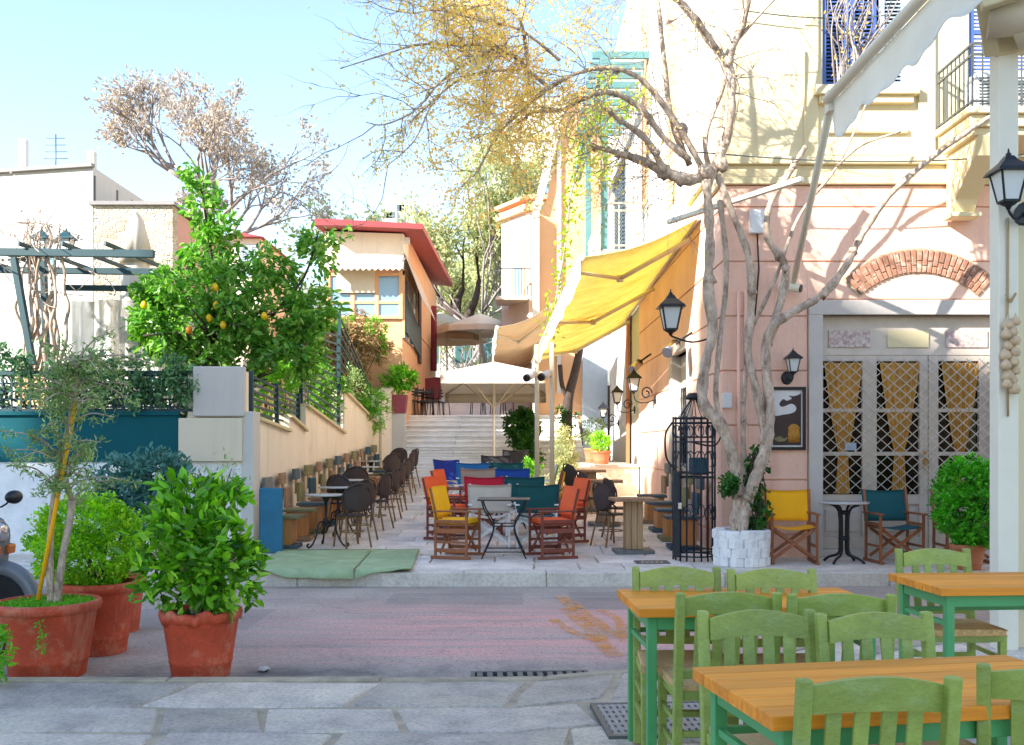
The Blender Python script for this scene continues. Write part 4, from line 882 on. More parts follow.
# ------------------------------------------------------------------ hill and far houses
for i, (px, py, ww, hh, lab) in enumerate(((372, 216, 14, 14, 'leftmost pale house on the hill over the red roof'), (389, 213, 16, 18, 'second pale house on the hill over the red roof'), (404, 208, 20, 22, 'tall pale house on the hill over the red roof'), (420, 215, 16, 18, 'rightmost pale house on the hill over the red roof'))):
    Y = 150+6*i; p = W(px, py+14, Y); k = Y/F; t = Thing('hillside_house', lab, 'house', tuple(p), 0, 'pale houses on the hill'); mb = MB(); mb.box(-ww*k/2, ww*k/2, 0, 8, -8, hh*k); t.part('wall', mb, 'white_plaster')
    mb = MB(); [mb.box(-ww*k/2+.3*k*10*j+.4, -ww*k/2+.3*k*10*j+1.2, -.06, 0, hh*k*.5, hh*k*.5+1) for j in range(3)]; t.part('windows', mb, 'plank_slate')
t = Thing('far_white_house', 'white house with pale blue shutters behind the twisted tree', 'house', (0, 62, 3.6)); mb = MB(); mb.box(-5.5, 6, 62, 70, 3, 10.5); t.part('wall', mb, 'white_plaster', world=True)
for px in (432, 463, 489):
    p = W(px, 0, 62); mb = MB(); louvre(mb, p.x-.5, p.x-.02, 61.94, 6.6, 8.8, .1); louvre(mb, p.x+.02, p.x+.5, 61.94, 6.6, 8.8, .1); t.part('shutter', mb, 'teal_post', world=True)
# right side houses up the alley
t = Thing('orange_gabled_house', 'orange gabled wall with sloping white trim beside the teal posts', 'house', (1.6, 29, 0)); mb = MB()
mb.add([(.75, 29, 0), (2.73, 29, 0), (2.73, 29, 12.5), (1.55, 29, 11.4), (1.0, 29, 8.6), (.75, 29, 8.3), (.75, 33, 0), (2.73, 33, 0), (2.73, 33, 12.5), (1.55, 33, 11.4), (1.0, 33, 8.6), (.75, 33, 8.3)], [(5, 4, 3, 2, 1, 0), (6, 7, 8, 9, 10, 11), (0, 6, 11, 5), (5, 11, 10, 4), (4, 10, 9, 3), (3, 9, 8, 2), (1, 2, 8, 7)]); t.part('wall', mb, 'orange_plaster', world=True)
mb = MB(); mb.beam((.72, 28.9, 8.3), (1.55, 28.9, 11.7), .2, .22); t.part('gable_trim', mb, 'white_plaster', world=True, bev=.01)
mb = MB(); mb.box(.6, .78, 28.6, 29, 0, 8.2); mb.box(1.3, 1.42, 28.9, 29, 3, 11); t.part('corner_strip', mb, 'white_plaster', world=True)
t = Thing('white_corner_house', 'white house with orange cornice and small balcony up the alley', 'house', (.5, 33, 2.4)); mb = MB()
mb.add([(-.35, 34, 2), (.55, 32.5, 2), (2.6, 32.5, 2), (2.6, 38, 2), (-.35, 38, 2), (-.35, 34, 9.3), (.55, 32.5, 9.3), (2.6, 32.5, 9.3), (2.6, 38, 9.3), (-.35, 38, 9.3)], [(0, 1, 6, 5), (1, 2, 7, 6), (2, 3, 8, 7), (3, 4, 9, 8), (4, 0, 5, 9), (5, 6, 7, 8, 9)]); t.part('wall', mb, 'white_plaster', world=True)
mb = MB(); mb.beam((-.45, 34.05, 9.2), (.53, 32.4, 9.2), .25, .22); mb.beam((.5, 32.4, 9.2), (2.6, 32.4, 9.2), .25, .22); mb.beam((-.45, 34.05, 9.5), (.53, 32.4, 9.5), .4, .12); mb.beam((.5, 32.4, 9.5), (2.6, 32.4, 9.5), .4, .12); t.part('cornice', mb, 'orange_plaster', world=True)
fa, fb = Vector((-.35, 34, 0)), Vector((.55, 32.5, 0)); fn_ = Vector((-.857, -.515, 0))
def facet(mb, u0, u1, z0, z1, o): 
    a_, b_ = fa.lerp(fb, u0), fa.lerp(fb, u1); vs = []
    for q in (a_, b_):
        for k in (o-.06, o): vs += [(q.x+fn_.x*k, q.y+fn_.y*k, z0), (q.x+fn_.x*k, q.y+fn_.y*k, z1)]
    return mb.add(vs, [(0, 1, 3, 2), (4, 6, 7, 5), (0, 4, 5, 1), (2, 3, 7, 6), (0, 2, 6, 4), (1, 5, 7, 3)])
f_ = t.part('window', facet(MB(), .42, .86, 6.3, 8.15, .03), 'orange_plaster', world=True); t.part('pane', facet(MB(), .5, .78, 6.35, 8.0, .06), 'glass_blue', parent=f_, world=True)
f_ = t.part('window', MB().box(1.1, 1.7, 32.44, 32.6, 6.6, 8.3), 'orange_plaster', world=True); t.part('pane', MB().box(1.18, 1.62, 32.42, 32.438, 6.7, 8.2), 'dark_red', parent=f_, world=True)
mb = MB(); mb.box(-.5, .5, 32.1, 33.6, 6.17, 6.28); bl = t.part('balcony', mb, 'white_plaster', world=True); mb = MB()
for i in range(12): x = -.5+.1*i; mb.beam((x, 32.05, 6.3), (x, 32.05, 7.15), .018, .018)
mb.beam((-.5, 32.05, 7.15), (.6, 32.05, 7.15), .04, .03); t.part('railing', mb, 'iron_black', parent=bl, world=True)
t = Thing('tall_white_house', 'tall white house with cornices rising behind the orange gable', 'house', (.5, 45, 3)); mb = MB(); mb.box(-.9, 3.6, 45, 52, 3, 15.2); mb.box(-.4, 3.6, 46, 52, 15.2, 17.5); t.part('wall', mb, 'white_plaster', world=True)
mb = MB(); mb.box(-1.05, 3.7, 44.85, 52, 14.0, 14.25); mb.box(-1.0, 3.7, 44.9, 52, 15.2, 15.5); t.part('cornice', mb, 'cream_trim', world=True)
for x in (.2, 1.5): mb = MB(); mb.box(x, x+.7, 44.93, 45.02, 10.5, 13.2); t.part('window', mb, 'glass_blue', world=True)
mb = MB(); mb.box(-.55, -.35, 45.6, 45.8, 15.2, 16.6); t.part('chimney', mb, 'terracotta_pale', world=True)
t = Thing('pale_blue_annex', 'pale blue annex wall behind the pots on the low wall', 'annex', (2.2, 28, 0)); mb = MB(); mb.box(2.02, 2.72, 28.45, 28.98, 0, 5.2); t.part('wall', mb, 'shutter_pale', world=True); mb = MB(); mb.box(1.98, 2.72, 28.4, 28.98, 5.2, 5.3); t.part('ledge', mb, 'cream_trim', world=True)
t = Thing('low_terrace_wall', 'low cream wall carrying potted plants at the right of the steps', 'wall', (2, 21.5, 0)); mb = MB(); mb.box(1.35, 2.7, 21.3, 28.4, 0, 1.02); t.part('wall', mb, 'cream_plaster', world=True); mb = MB(); mb.box(1.3, 2.7, 21.25, 28.4, 1.02, 1.08); t.part('coping', mb, 'grey_stone', world=True, bev=.01)
# unseen blocks added behind the camera, shaped to keep low sun off the street
mb = MB(); ax = Vector((.821, .571, 0)); lat = Vector((-.571, .821, 0))
for q0, q1, a0, h in ((-14, -4, -30, 22.5), (-4, 5, -28, 23.6), (5, 10.5, -28.5, 24.4), (10.5, 14.7, -28, 23.0), (14.7, 17.0, -28, 17.4)):
    P = [ax*a_+lat*q for a_, q in ((a0, q0), (a0, q1), (a0-9, q1), (a0-9, q0))]; mb.prism([(p.x, p.y) for p in P], 2, -.3, h)
struct('sun_blockers', mb, 'white_plaster')
# ------------------------------------------------------------------ trees
def branching(mb, p, d, L, r, depth, tips, spread=.6, up=.15, shrink=.74, kids=(2, 3), segs=4, n=6, wig=.12):
    pts = [Vector(p)]; d = Vector(d).normalized()
    for i in range(segs):
        d = (d+rnd_dir(0)*wig+Vector((0, 0, up*.15))).normalized(); pts.append(pts[-1]+d*L/segs)
    mb.tube(pts, [r*(1-.35*i/segs) for i in range(segs+1)], n)
    if depth == 0: tips.append((pts[-1], d)); tips.append((pts[-2], d)); return
    for k in range(random.randint(*kids)):
        e = (d+rnd_dir(0)*spread*random.uniform(.7, 1.3)+Vector((0, 0, up))).normalized()
        branching(mb, pts[-1] if k == 0 else pts[random.randint(segs//2, segs)], e, L*shrink*random.uniform(.8, 1.2), r*.62, depth-1, tips, spread, up, shrink, kids, max(2, segs-1), max(4, n-1), wig)
def tree(name, label, base, h, r, L, depth, nleaf, leaf, lsz, bark, spread=.6, up=.15, kids=(2, 3), clump=.25, limbs=4, shrink=.74, cat='tree', tilt=(0, 0, 1), wig=.12):
    t = Thing(name, label, cat, base); mb = MB(); tips = []; top = Vector((tilt[0]*h, tilt[1]*h, h))
    path = smooth_path([(0, 0, 0), top*.35+rnd_dir()*.03*h, top*.7+rnd_dir()*.04*h, top]); mb.tube(path, [r*(1.15-.55*i/(len(path)-1)) for i in range(len(path))], 10)
    for k in range(limbs):
        a = 2*math.pi*(k+random.random()*.6)/limbs; q = path[-1-random.randint(0, len(path)//3)]
        branching(mb, q, (math.cos(a)*.8, math.sin(a)*.8, random.uniform(.3, 1.1)), L*random.uniform(.8, 1.2), r*.55, depth, tips, spread, up, shrink, kids, wig=wig)
    branching(mb, top, (.1, 0, 1), L, r*.6, depth, tips, spread, up, shrink, kids, wig=wig)
    t.part('trunk', mb, bark); mb = MB()
    for i in range(nleaf):
        p, d = random.choice(tips); q = p+rnd_dir()*clump*random.random()**.6; s = random.uniform(.6, 1.25); mb.leaf(q, d+rnd_dir(), rnd_dir(.6), lsz*s, lsz*.6*s)
    t.part('crown', mb, leaf); return t
random.seed(21)
tree('bare_tree', 'large bare tree with few brown leaves behind the stone house', (W(212, 0, 48).x, 48, 2.3), 11.6, .28, 1.95, 5, 8000, 'leaf_autumn', .2, 'bark_far', spread=.62, up=.12, kids=(2, 3), clump=.45, limbs=7, shrink=.74)
random.seed(5)
tree('pale_green_tree', 'hazy yellow green tree beyond the orange house', (W(462, 0, 52).x, 52, 3.6), 1.6, .07, 3.1, 4, 26000, 'leaf_far', .24, 'bark_far', spread=.7, up=.08, clump=.7, limbs=7)
tree('yellowish_tree', 'tall yellow leaved tree left of the tall white house', (W(483, 0, 42).x, 42, 3.6), 3.5, .11, 2.2, 4, 18000, 'leaf_far', .18, 'bark_far', spread=.6, up=.3, clump=.55, limbs=6)
random.seed(9)
t = Thing('twisted_tree', 'dark twisted old tree trunk above the parasols', 'tree', (W(462, 0, 43).x, 43, 3.6)); mb = MB(); tips = []
for P in ([(466, 345), (463, 325), (452, 312), (440, 300), (434, 285)], [(464, 330), (470, 312), (476, 298), (479, 280)], [(456, 314), (458, 300), (463, 288)], [(440, 320), (448, 332), (461, 338)]):
    q = smooth_path([W(a, b_, 43+random.uniform(-.3, .3)) for a, b_ in P]); mb.tube(q, [.24-.15*i/len(q) for i in range(len(q))], 8)
    branching(mb, q[-1], (random.uniform(-.5, .5), 0, 1), 1.2, .07, 3, tips, .8, .1)
t.part('trunk', mb, 'bark_dark', world=True); mb = MB()
for i in range(1500): p, d = random.choice(tips); mb.leaf(p+rnd_dir()*.3, rnd_dir(), rnd_dir(.5), .17, .1)
t.part('crown', mb, 'leaf_far', world=True)
# lemon tree
random.seed(13)
LT = Vector((W(212, 0, 15.2).x, 15.2, 1.15)); t = Thing('lemon_tree', 'leafy lemon tree with yellow fruit above the lattice fence', 'lemon tree', tuple(LT)); mb = MB(); tips = []
top = Vector((.05, 0, 2.6)); mb.tube(smooth_path([(0, 0, 0), (-.06, 0, .7), (.08, .02, 1.6), top]), [.10-.004*i for i in range(13)], 8)
for k in range(12):
    a = 2*math.pi*k/12; branching(mb, (0, 0, 1.1+.09*k), (math.cos(a), math.sin(a)*.7, .25), .62, .03, 1, tips, .6, .05)
mb.tube(smooth_path([top, (-.02, 0, 3.3), (-.12, 0, 4.0), (-.22, 0, 4.5)]), [.03-.0015*i for i in range(13)], 6); mb.tube(smooth_path([(.9, 0, 2.3), (1.4, 0, 2.9), (1.62, 0, 3.6)]), [.025-.0015*i for i in range(9)], 6)
t.part('trunk', mb, 'bark_dark'); mb = MB()
for c, rad, ncl, per in (((-.05, 0, 2.45), (1.05, .85, .68), 100, 38), ((-.65, -.1, 2.15), (.6, .55, .5), 40, 36), ((.75, -.1, 2.2), (.85, .6, .75), 56, 38), ((1.45, .0, 2.5), (.42, .4, .42), 22, 36), ((-.05, 0, 3.35), (.38, .3, .42), 22, 38), ((-.12, 0, 4.0), (.24, .2, .42), 12, 30), ((-.25, 0, 4.5), (.16, .15, .15), 4, 26), ((.75, 0, 3.05), (.5, .35, .3), 18, 36), ((1.15, -.1, 1.75), (.55, .4, .4), 30, 42), ((1.62, 0, 3.35), (.26, .2, .5), 12, 28), ((1.95, 0, 3.5), (.2, .15, .12), 3, 22), ((.1, 0, 1.65), (.9, .6, .45), 40, 36), ((.2, 0, 3.5), (.25, .2, .3), 8, 24)):
    crown(mb, c, rad, ncl, per, .12, .062, .17, .45, .15, .35)
t.part('crown', mb, 'leaf_lemon')
for px, py, lab in ((215, 287, None), (264, 316, None), (216, 305, None), (209, 318, None), (189, 330, 'orange fruit'), (144, 305, None), (223, 325, None)):
    p = W(px, py, 14.55)-LT; mb = MB(); mb.lathe([(0, -.06), (.024, -.054), (.044, -.02), (.046, .014), (.028, .046), (.01, .058), (0, .064)], 12, p); t.part('lemon', mb, 'lime_yellow' if not lab else 'fruit_orange', label='orange coloured fruit' if lab else None)
# hedge through the fence, shrubs on walls
random.seed(17)
t = Thing('hedge', 'pale green hedge growing through the lattice fence', 'hedge', (-6.5, 13.6, 1.15)); mb = MB(); x = -10
while x < -4.3:
    crown(mb, (x+6.5, random.uniform(-.1, .2), random.uniform(.9, 1.45)), (.4, .35, .3), 9, 34, .075, .045, .16, .4); x += .24
for px, py in ((95, 385), (112, 378), (130, 388), (150, 395), (165, 385), (180, 378), (188, 392), (20, 368), (70, 372), (110, 366), (140, 366), (172, 366)): c_ = W(px, py, 13.36)-t.loc; crown(mb, c_, (.2, .08, .16), 6, 26, .075, .045, .12, .3)
t.part('foliage', mb, 'leaf_laurel'); mb = MB()
for i in range(24): x = random.uniform(-3.5, 2); mb.tube([(x, .1, 0), (x+random.uniform(-.15, .15), .1, .7), (x+random.uniform(-.3, .3), 0, 1.3)], .012, 5)
t.part('stems', mb, 'bark_dark')
def shrub(name, label, c, parts, leaf, L, Wd, cat='shrub', droop=0, stems=8, up=.25, group=None):
    t = Thing(name, label, cat, c, 0, group); mb = MB()
    for cc, rad, ncl, per, sp in parts: crown(mb, cc, rad, ncl, per, L, Wd, sp, .45, up, droop)
    t.part('foliage', mb, leaf); mb = MB()
    for i in range(stems):
        cc, rad, *_ = random.choice(parts); q = Vector(cc)+Vector((random.uniform(-.6, .6)*rad[0], random.uniform(-.6, .6)*rad[1], random.uniform(-.2, .6)*rad[2])); mb.tube(smooth_path([(random.uniform(-.04, .04), random.uniform(-.04, .04), 0), q*.5+rnd_dir()*.05, q]), [.016-.0012*i for i in range(9)], 5)
    t.part('stems', mb, 'bark_dark'); return t
shrub('shrub', 'yellowish shrub hanging over the fence left of the tall slats', (W(290, 0, 16.6).x-.25, 16.6, 1.3), [((0, 0, 1.0), (.45, .6, .55), 24, 36, .16), ((-.2, .6, 1.3), (.5, .6, .5), 20, 36, .16)], 'leaf_bright', .085, .045)
shrub('shrub', 'feathery green shrub drooping over the alley wall end', (lx(22.5)-.15, 22.4, 1.9), [((.1, .2, .62), (.42, .8, .5), 30, 46, .14), ((.28, 1.0, .4), (.3, .45, .55), 22, 46, .12)], 'leaf_bright', .10, .02)
shrub('shrub', 'grey green shrub with reddish flowers behind the slatted fence', (lx(21)-.3, 21.0, 1.9), [((0, 0, .8), (.5, .8, .5), 26, 40, .16)], 'leaf_olive', .08, .03)
mb = MB(); crown(mb, (0, 0, 0), (.3, .5, .25), 12, 18, .05, .04, .12); solo('flowers', mb, 'flower_red', 'small reddish flowers on the shrub by the slatted fence', 'flowers', None, (lx(21.5)-.15, 21.6, 2.9), world=False)
shrub('shrub', 'leafy green shrub spilling over the wall beside the tall slatted fence', (lx(18.6)-.35, 18.6, 1.5), [((0, 0, 1.2), (.4, .8, .6), 34, 40, .15), ((.1, 1.2, 1.0), (.35, .6, .5), 26, 40, .14)], 'leaf_lemon', .09, .05)
shrub('dry_climber', 'mass of dry brown climber under the blue veranda windows', (-4.4, 26.3, 2.2), [((-.9, -.3, 2.2), (1.1, .4, .5), 60, 70, .22), ((.45, -.3, 1.9), (.75, .4, .85), 60, 70, .2), ((-.3, -.3, 1.2), (1.1, .4, .9), 60, 70, .22), ((-2.0, -.3, 1.7), (.9, .4, .7), 40, 60, .25)], 'leaf_dry', .13, .035, cat='climber', droop=.6)
shrub('green_creeper', 'green creeper along the top of the dry brown climber', (-4.3, 26.0, 2.3), [((-.5, 0, 2.25), (.8, .4, .32), 20, 40, .15), ((.75, .05, 1.95), (.3, .3, .55), 14, 36, .14)], 'leaf_bright', .10, .05, cat='creeper')
# ------------------------------------------------------------------ bare branching tree at the house corner
random.seed(31)
t = Thing('trellis_tree', 'twisted bare trunk tree with sparse golden leaves growing from the white planter', 'tree', tuple(W(741, 535, 12.25)))
mb = MB()
def limb(P, r0, r1, Y=12.3, Y2=None, n=8, wob=.02):
    Y2 = Y if Y2 is None else Y2; k = len(P)
    q = smooth_path([W(a, b_, Y+(Y2-Y)*i/(k-1))+Vector((0, random.uniform(-wob, wob), 0)) for i, (a, b_) in enumerate(P)], 5)
    m_ = len(q); mb.tube(q, [(r0+(r1-r0)*i/(m_-1))*random.uniform(.8, 1.22) for i in range(m_)], n+2)
    for _ in range(2 if r0 > .04 else 0):
        j = random.randint(2, m_-2); rr = (r0+(r1-r0)*j/m_)*random.uniform(1.15, 1.5); mb.lathe([(0, -rr), (rr*.8, -rr*.5), (rr, 0), (rr*.7, rr*.6), (0, rr*.95)], 9, q[j]+rnd_dir()*r0*.25, wob=.15)
    return q
limb([(738, 548), (735, 525), (738, 500), (736, 470), (722, 428), (703, 403), (705, 365), (713, 330), (708, 290), (710, 250), (709, 215), (706, 180)], .075, .055, 12.2, 12.15, 10)
limb([(742, 540), (746, 505), (757, 470), (765, 440), (757, 395), (748, 350), (752, 300), (748, 255), (733, 215), (718, 175)], .06, .042, 12.1, 12.2, 9)
limb([(740, 530), (752, 490), (766, 450), (770, 410), (766, 360), (770, 330), (793, 312), (815, 300), (832, 285), (848, 262), (862, 235), (890, 195), (935, 155), (985, 120), (1020, 98)], .066, .028, 12.15, 12.0, 9)
limb([(748, 500), (744, 450), (744, 400), (747, 345)], .045, .025, 12.3)
limb([(728, 440), (716, 400), (720, 340), (727, 270), (720, 200)], .035, .03, 12.25)
limb([(768, 345), (778, 310), (786, 268), (768, 238), (770, 205), (790, 172), (806, 146)], .06, .03, 12.3)
limb([(745, 370), (752, 330), (775, 280), (800, 215), (838, 165), (870, 95)], .03, .012, 12.35)
limb([(838, 165), (862, 145), (900, 132)], .022, .014, 12.3)
up = limb([(706, 185), (722, 150), (730, 115), (731, 80), (728, 58), (742, 25), (752, -20), (757, -70)], .068, .04, 12.2)
limb([(733, 45), (755, 20), (785, -12)], .03, .012, 12.2)
limb([(712, 180), (705, 140), (722, 90), (738, 30), (745, -20)], .035, .02, 12.3)
main = []
main.append(limb([(728, 62), (710, 40), (692, 15), (668, -8), (630, -32), (585, -40), (530, -25), (505, 0)], .055, .014, 12.2, 11.0))
main.append(limb([(712, 172), (690, 180), (664, 172), (640, 160), (612, 152), (594, 146)], .075, .024, 12.2, 12.0))
main.append(limb([(706, 175), (688, 142), (664, 105), (640, 78), (612, 68), (580, 72), (545, 92), (500, 132), (478, 172)], .045, .01, 12.2, 11.0))
main.append(limb([(690, 160), (664, 138), (640, 108), (610, 92), (585, 98), (560, 110), (535, 112), (520, 122)], .042, .01, 12.1, 11.3))
main.append(limb([(664, 172), (646, 140), (620, 120), (604, 108)], .05, .02, 12.1, 11.8))
main.append(limb([(690, 165), (672, 120), (664, 60), (658, 0), (650, -40)], .04, .016, 12.2, 12.0))
main.append(limb([(530, 95), (527, 60), (520, 20), (495, 5), (470, 8), (448, 22)], .022, .008, 11.2, 10.8))
main.append(limb([(545, 85), (500, 48), (460, 45), (420, 45), (385, 55), (340, 68)], .02, .006, 11.1, 10.4))
main.append(limb([(505, 45), (470, 62), (440, 82), (415, 110), (385, 125), (366, 122)], .016, .005, 11.0, 10.4))
main.append(limb([(560, 60), (520, 30), (480, 20), (440, 10), (410, 14)], .018, .006, 11.2, 10.5))
main.append(limb([(520, 70), (470, 75), (435, 100), (415, 140), (388, 165)], .015, .005, 11.0, 10.5))
for c, r_ in (((706, 172), .11), ((722, 165), .09), ((664, 172), .1), ((682, 130), .08), ((728, 62), .075), ((765, 440), .085), ((786, 268), .055), ((594, 147), .045)):
    p = W(*c, 12.15); mb.lathe([(0, -r_), (r_*.75, -r_*.6), (r_, 0), (r_*.7, r_*.65), (0, r_)], 9, p, wob=.12)
trunk_mb = mb; mb = MB(); vine_pts = []
def twig(p, d, L, r, depth):
    pts = [Vector(p)]; d = Vector(d)
    for i in range(5):
        d = (d+rnd_dir()*.34+Vector((-.06, 0, -.05))).normalized(); pts.append(pts[-1]+d*L/5)
    mb.tube(pts, [r, r*.9, r*.75, r*.6, r*.45, r*.3], 4)
    for i in range(1, 6): vine_pts.append(pts[i])
    if depth:
        for k in range(random.randint(2, 3)): twig(pts[random.randint(1, 4)], d+rnd_dir()*.9, L*.7, r*.65, depth-1)
for q in main:
    a = 6 if q in (main[0], main[1], main[5]) else 3
    for p in q[a:]:
        for _ in range(2): 
            if random.random() < (.42 if p.x/p.y > -.09 else .12): twig(p, rnd_dir()+Vector((-.5, -.1, -.05)), random.uniform(.5, 1.0), .006, 2)
for q in (up[8:],):
    for p in q:
        if random.random() < .7: twig(p, rnd_dir()+Vector((.2, 0, .3)), random.uniform(.5, .9), .008, 1)
t.part('trunk', trunk_mb, 'bark_pale', world=True); t.part('twigs', mb, 'bark_far', world=True)
mb = MB()
def dens(px, py):
    """how thickly leaves hang in the photograph's canopy: thick at 440-640, thin at the ends"""
    
    d = max(0, 1-((px-500)/130)**2)*.9+.12
    if px > 570: d *= .5
    if px > 560 and py > 200: d *= .3
    return d
kept = 0
for _ in range(110000):
    p = random.choice(vine_pts); px = 512+F*p.x/p.y; py = HORIZON-(p.z-H)/p.y*F
    if random.random() > dens(px, py): continue
    q = p+rnd_dir()*.12*random.random(); s = random.uniform(.6, 1.3); mb.leaf(q, rnd_dir()+Vector((0, 0, -.5)), rnd_dir(.5), .044*s, .027*s); kept += 1
    if kept > 17000: break
t.part('leaves', mb, 'leaf_vine', world=True)
t = Thing('green_vine', 'pale green hanging vine on the white pier beside the teal posts', 'vine', tuple(W(560, 330, 19.8))); mb = MB(); lf = MB()
for P in ([(590, 150), (572, 190), (566, 240), (556, 300), (552, 330)], [(640, 95), (620, 110), (590, 120), (570, 150)], [(612, 70), (600, 110), (602, 150), (604, 180)]):
    q = smooth_path([W(a, b_, 19.6+random.uniform(-.3, .3)) for a, b_ in P], 6); mb.tube(q, .02, 5)
    for p in q:
        for _ in range(13): lf.leaf(p+rnd_dir()*.32*random.random(), rnd_dir(-.2), rnd_dir(.5), .11, .07)
t.part('stems', mb, 'bark_far', world=True); t.part('leaves', lf, 'leaf_green_vine', world=True)
t = Thing('bare_climber', 'tangle of bare whips in front of the blue shutters', 'climber', tuple(W(850, 130, 11.2))); mb = MB(); tips = []
for k in range(26):
    x = random.uniform(838, 850); P = [(x, 110), (x+random.uniform(-8, 20), 60), (x+random.uniform(-15, 50), 15), (x+random.uniform(-25, 70), -40)]
    q = smooth_path([W(a, b_, 11.0+random.uniform(-.3, .6)) for a, b_ in P], 4); mb.tube(q, [.014-.0008*i for i in range(len(q))], 4); tips += q[3:]
t.part('stems', mb, 'bark_far', world=True); mb = MB(); [mb.leaf(random.choice(tips)+rnd_dir()*.1, rnd_dir(), rnd_dir(.5), .05, .03) for _ in range(150)]; t.part('leaves', mb, 'leaf_vine', world=True)
# white planter with ivy
pc = (W(741, 0, 12.2).x, 12.2, .04); t = Thing('stone_planter', 'round whitewashed stone planter at the foot of the twisted tree', 'planter', pc); mb = MB()
for row in range(4):
    k = 11; off = random.random()
    for i in range(k):
        a0 = 2*math.pi*(i+off)/k+.02; a1 = 2*math.pi*(i+1+off)/k-.02; r1 = .33+random.uniform(-.012, .012); z0 = .108*row+.002; z1 = z0+.108+random.uniform(-.006, .008)
        P = [(.2*math.cos(a0), .2*math.sin(a0)), (r1*math.cos(a0), r1*math.sin(a0)), ((r1+.015)*math.cos((a0+a1)/2), (r1+.015)*math.sin((a0+a1)/2)), (r1*math.cos(a1), r1*math.sin(a1)), (.2*math.cos(a1), .2*math.sin(a1))]
        mb.prism(P[::-1], 2, z0, z1)
mb.lathe([(.31, 0), (.31, .41)], 24); t.part('rim', mb, 'white_paint', bev=.009); mb = MB(); mb.lathe([(.28, .3), (.27, .40), (0, .42)], 20); t.part('soil', mb, 'soil')
random.seed(77); t = Thing('ivy', 'dark green ivy climbing around the foot of the twisted tree', 'ivy', (pc[0]+.12, 12.15, .45)); mb = MB()
for cc, rad in (((.06, .05, .12), (.16, .12, .24)), ((.06, .05, .45), (.13, .1, .28)), ((.1, .08, .8), (.07, .06, .18)), ((-.3, -.05, .55), (.08, .06, .1))): crown(mb, cc, rad, 18, 30, .055, .045, .1, .4)
t.part('leaves', mb, 'leaf_ivy'); mb = MB(); [mb.tube(smooth_path([(random.uniform(-.1, .1), 0, -.05), (random.uniform(-.1, .2), 0, .4), (random.uniform(-.05, .15), .03, .95)]), .008, 5) for _ in range(6)]; t.part('stems', mb, 'bark_dark')
# ------------------------------------------------------------------ green taverna chairs and tables
GC = Thing('green_chair', 'x', 'chair', group='green taverna chairs'); cw = .205
for sx in (-1, 1):
    mb = MB(); x = sx*cw
    mb.prism([(-.185, 0), (-.15, 0), (-.165, .45), (-.226, .878), (-.266, .878), (-.215, .45)], 0, x-.019, x+.019); GC.part('rear_post', mb, 'green_wood', bev=.006)
    mb = MB(); mb.beam((sx*.2, .19, 0), (sx*.2, .19, .44), .034, .034, w2=.04, h2=.04); GC.part('front_leg', mb, 'green_wood', bev=.005)
    mb = MB(); mb.beam((x, -.165, .2), (x, .19, .2), .02, .024); mb.beam((x, -.17, .31), (x, .19, .31), .02, .024); GC.part('side_stretcher', mb, 'green_wood', bev=.004)
mb = MB(); mb.beam((-.2, .19, .25), (.2, .19, .25), .02, .028); GC.part('front_stretcher', mb, 'green_wood', bev=.004)
mb = MB(); mb.beam((-.2, -.165, .26), (.2, -.165, .26), .02, .028); GC.part('rear_stretcher', mb, 'green_wood', bev=.004)
mb = MB(); N = 14
P = [(-.186+.372*i/N, .852+.028*math.sin(math.pi*i/N)) for i in range(N+1)]
for i in range(N):
    (xa, za), (xb, zb) = P[i], P[i+1]; ya = lambda x, z: -.235-.04*(z-.8)/.1-.018*math.cos(x/.2*math.pi/2)
    vs = []
    for xx, zt in ((xa, za), (xb, zb)):
        for z in (.775+.012*math.sin(math.pi*(xx+.186)/.372), zt):
            yy = -.208-.11*(z-.75)-.02*math.cos(xx/.19*math.pi/2)
            vs += [(xx, yy-.011, z), (xx, yy+.011, z)]
    f = [(0, 4, 6, 2), (1, 3, 7, 5), (2, 6, 7, 3), (0, 1, 5, 4)]
    if i == 0: f.append((0, 2, 3, 1))
    if i == N-1: f.append((4, 5, 7, 6))
    mb.add(vs, f)
GC.part('top_rail', mb, 'green_wood')
mb = MB(); mb.beam((-.19, -.175, .52), (.19, -.175, .52), .022, .04); GC.part('lower_rail', mb, 'green_wood', bev=.004)
for i in range(4): mb = MB(); x = -.114+.076*i; mb.beam((x, -.178, .53), (x, -.216-.02*math.cos(x/.19*1.57)+.006, .80), .044, .011, up=(0, 1, 0), mi=0); mb.v = mb.v; GC.part('back_slat', mb, 'green_wood', bev=.003)
mb = MB()
def seatf(u, v):
    x = (u-.5)*.43; y = -.17+.385*v; return (x*(.95+.05*v), y, .452+.012*(1-abs(2*u-1)**4)*(1-abs(2*v-1)**4)-.01*math.exp(-30*((u-.5)**2+(v-.5)**2)))
mb.sheet(seatf, 10, 10, .03); mb.v = [(x, y, z-.012) for x, y, z in mb.v]; GC.part('rush_seat', mb, 'rush', bev=.006)
mb = MB(); mb.beam((-.2, .2, .425), (.2, .2, .425), .024, .04); mb.beam((-.2, -.165, .425), (.2, -.165, .425), .024, .04); mb.beam((-.2, -.165, .425), (-.2, .2, .425), .024, .04); mb.beam((.2, -.165, .425), (.2, .2, .425), .024, .04); GC.part('seat_frame', mb, 'green_wood')
GT = Thing('green_table', 'x', 'table', group='green tables with wooden tops')
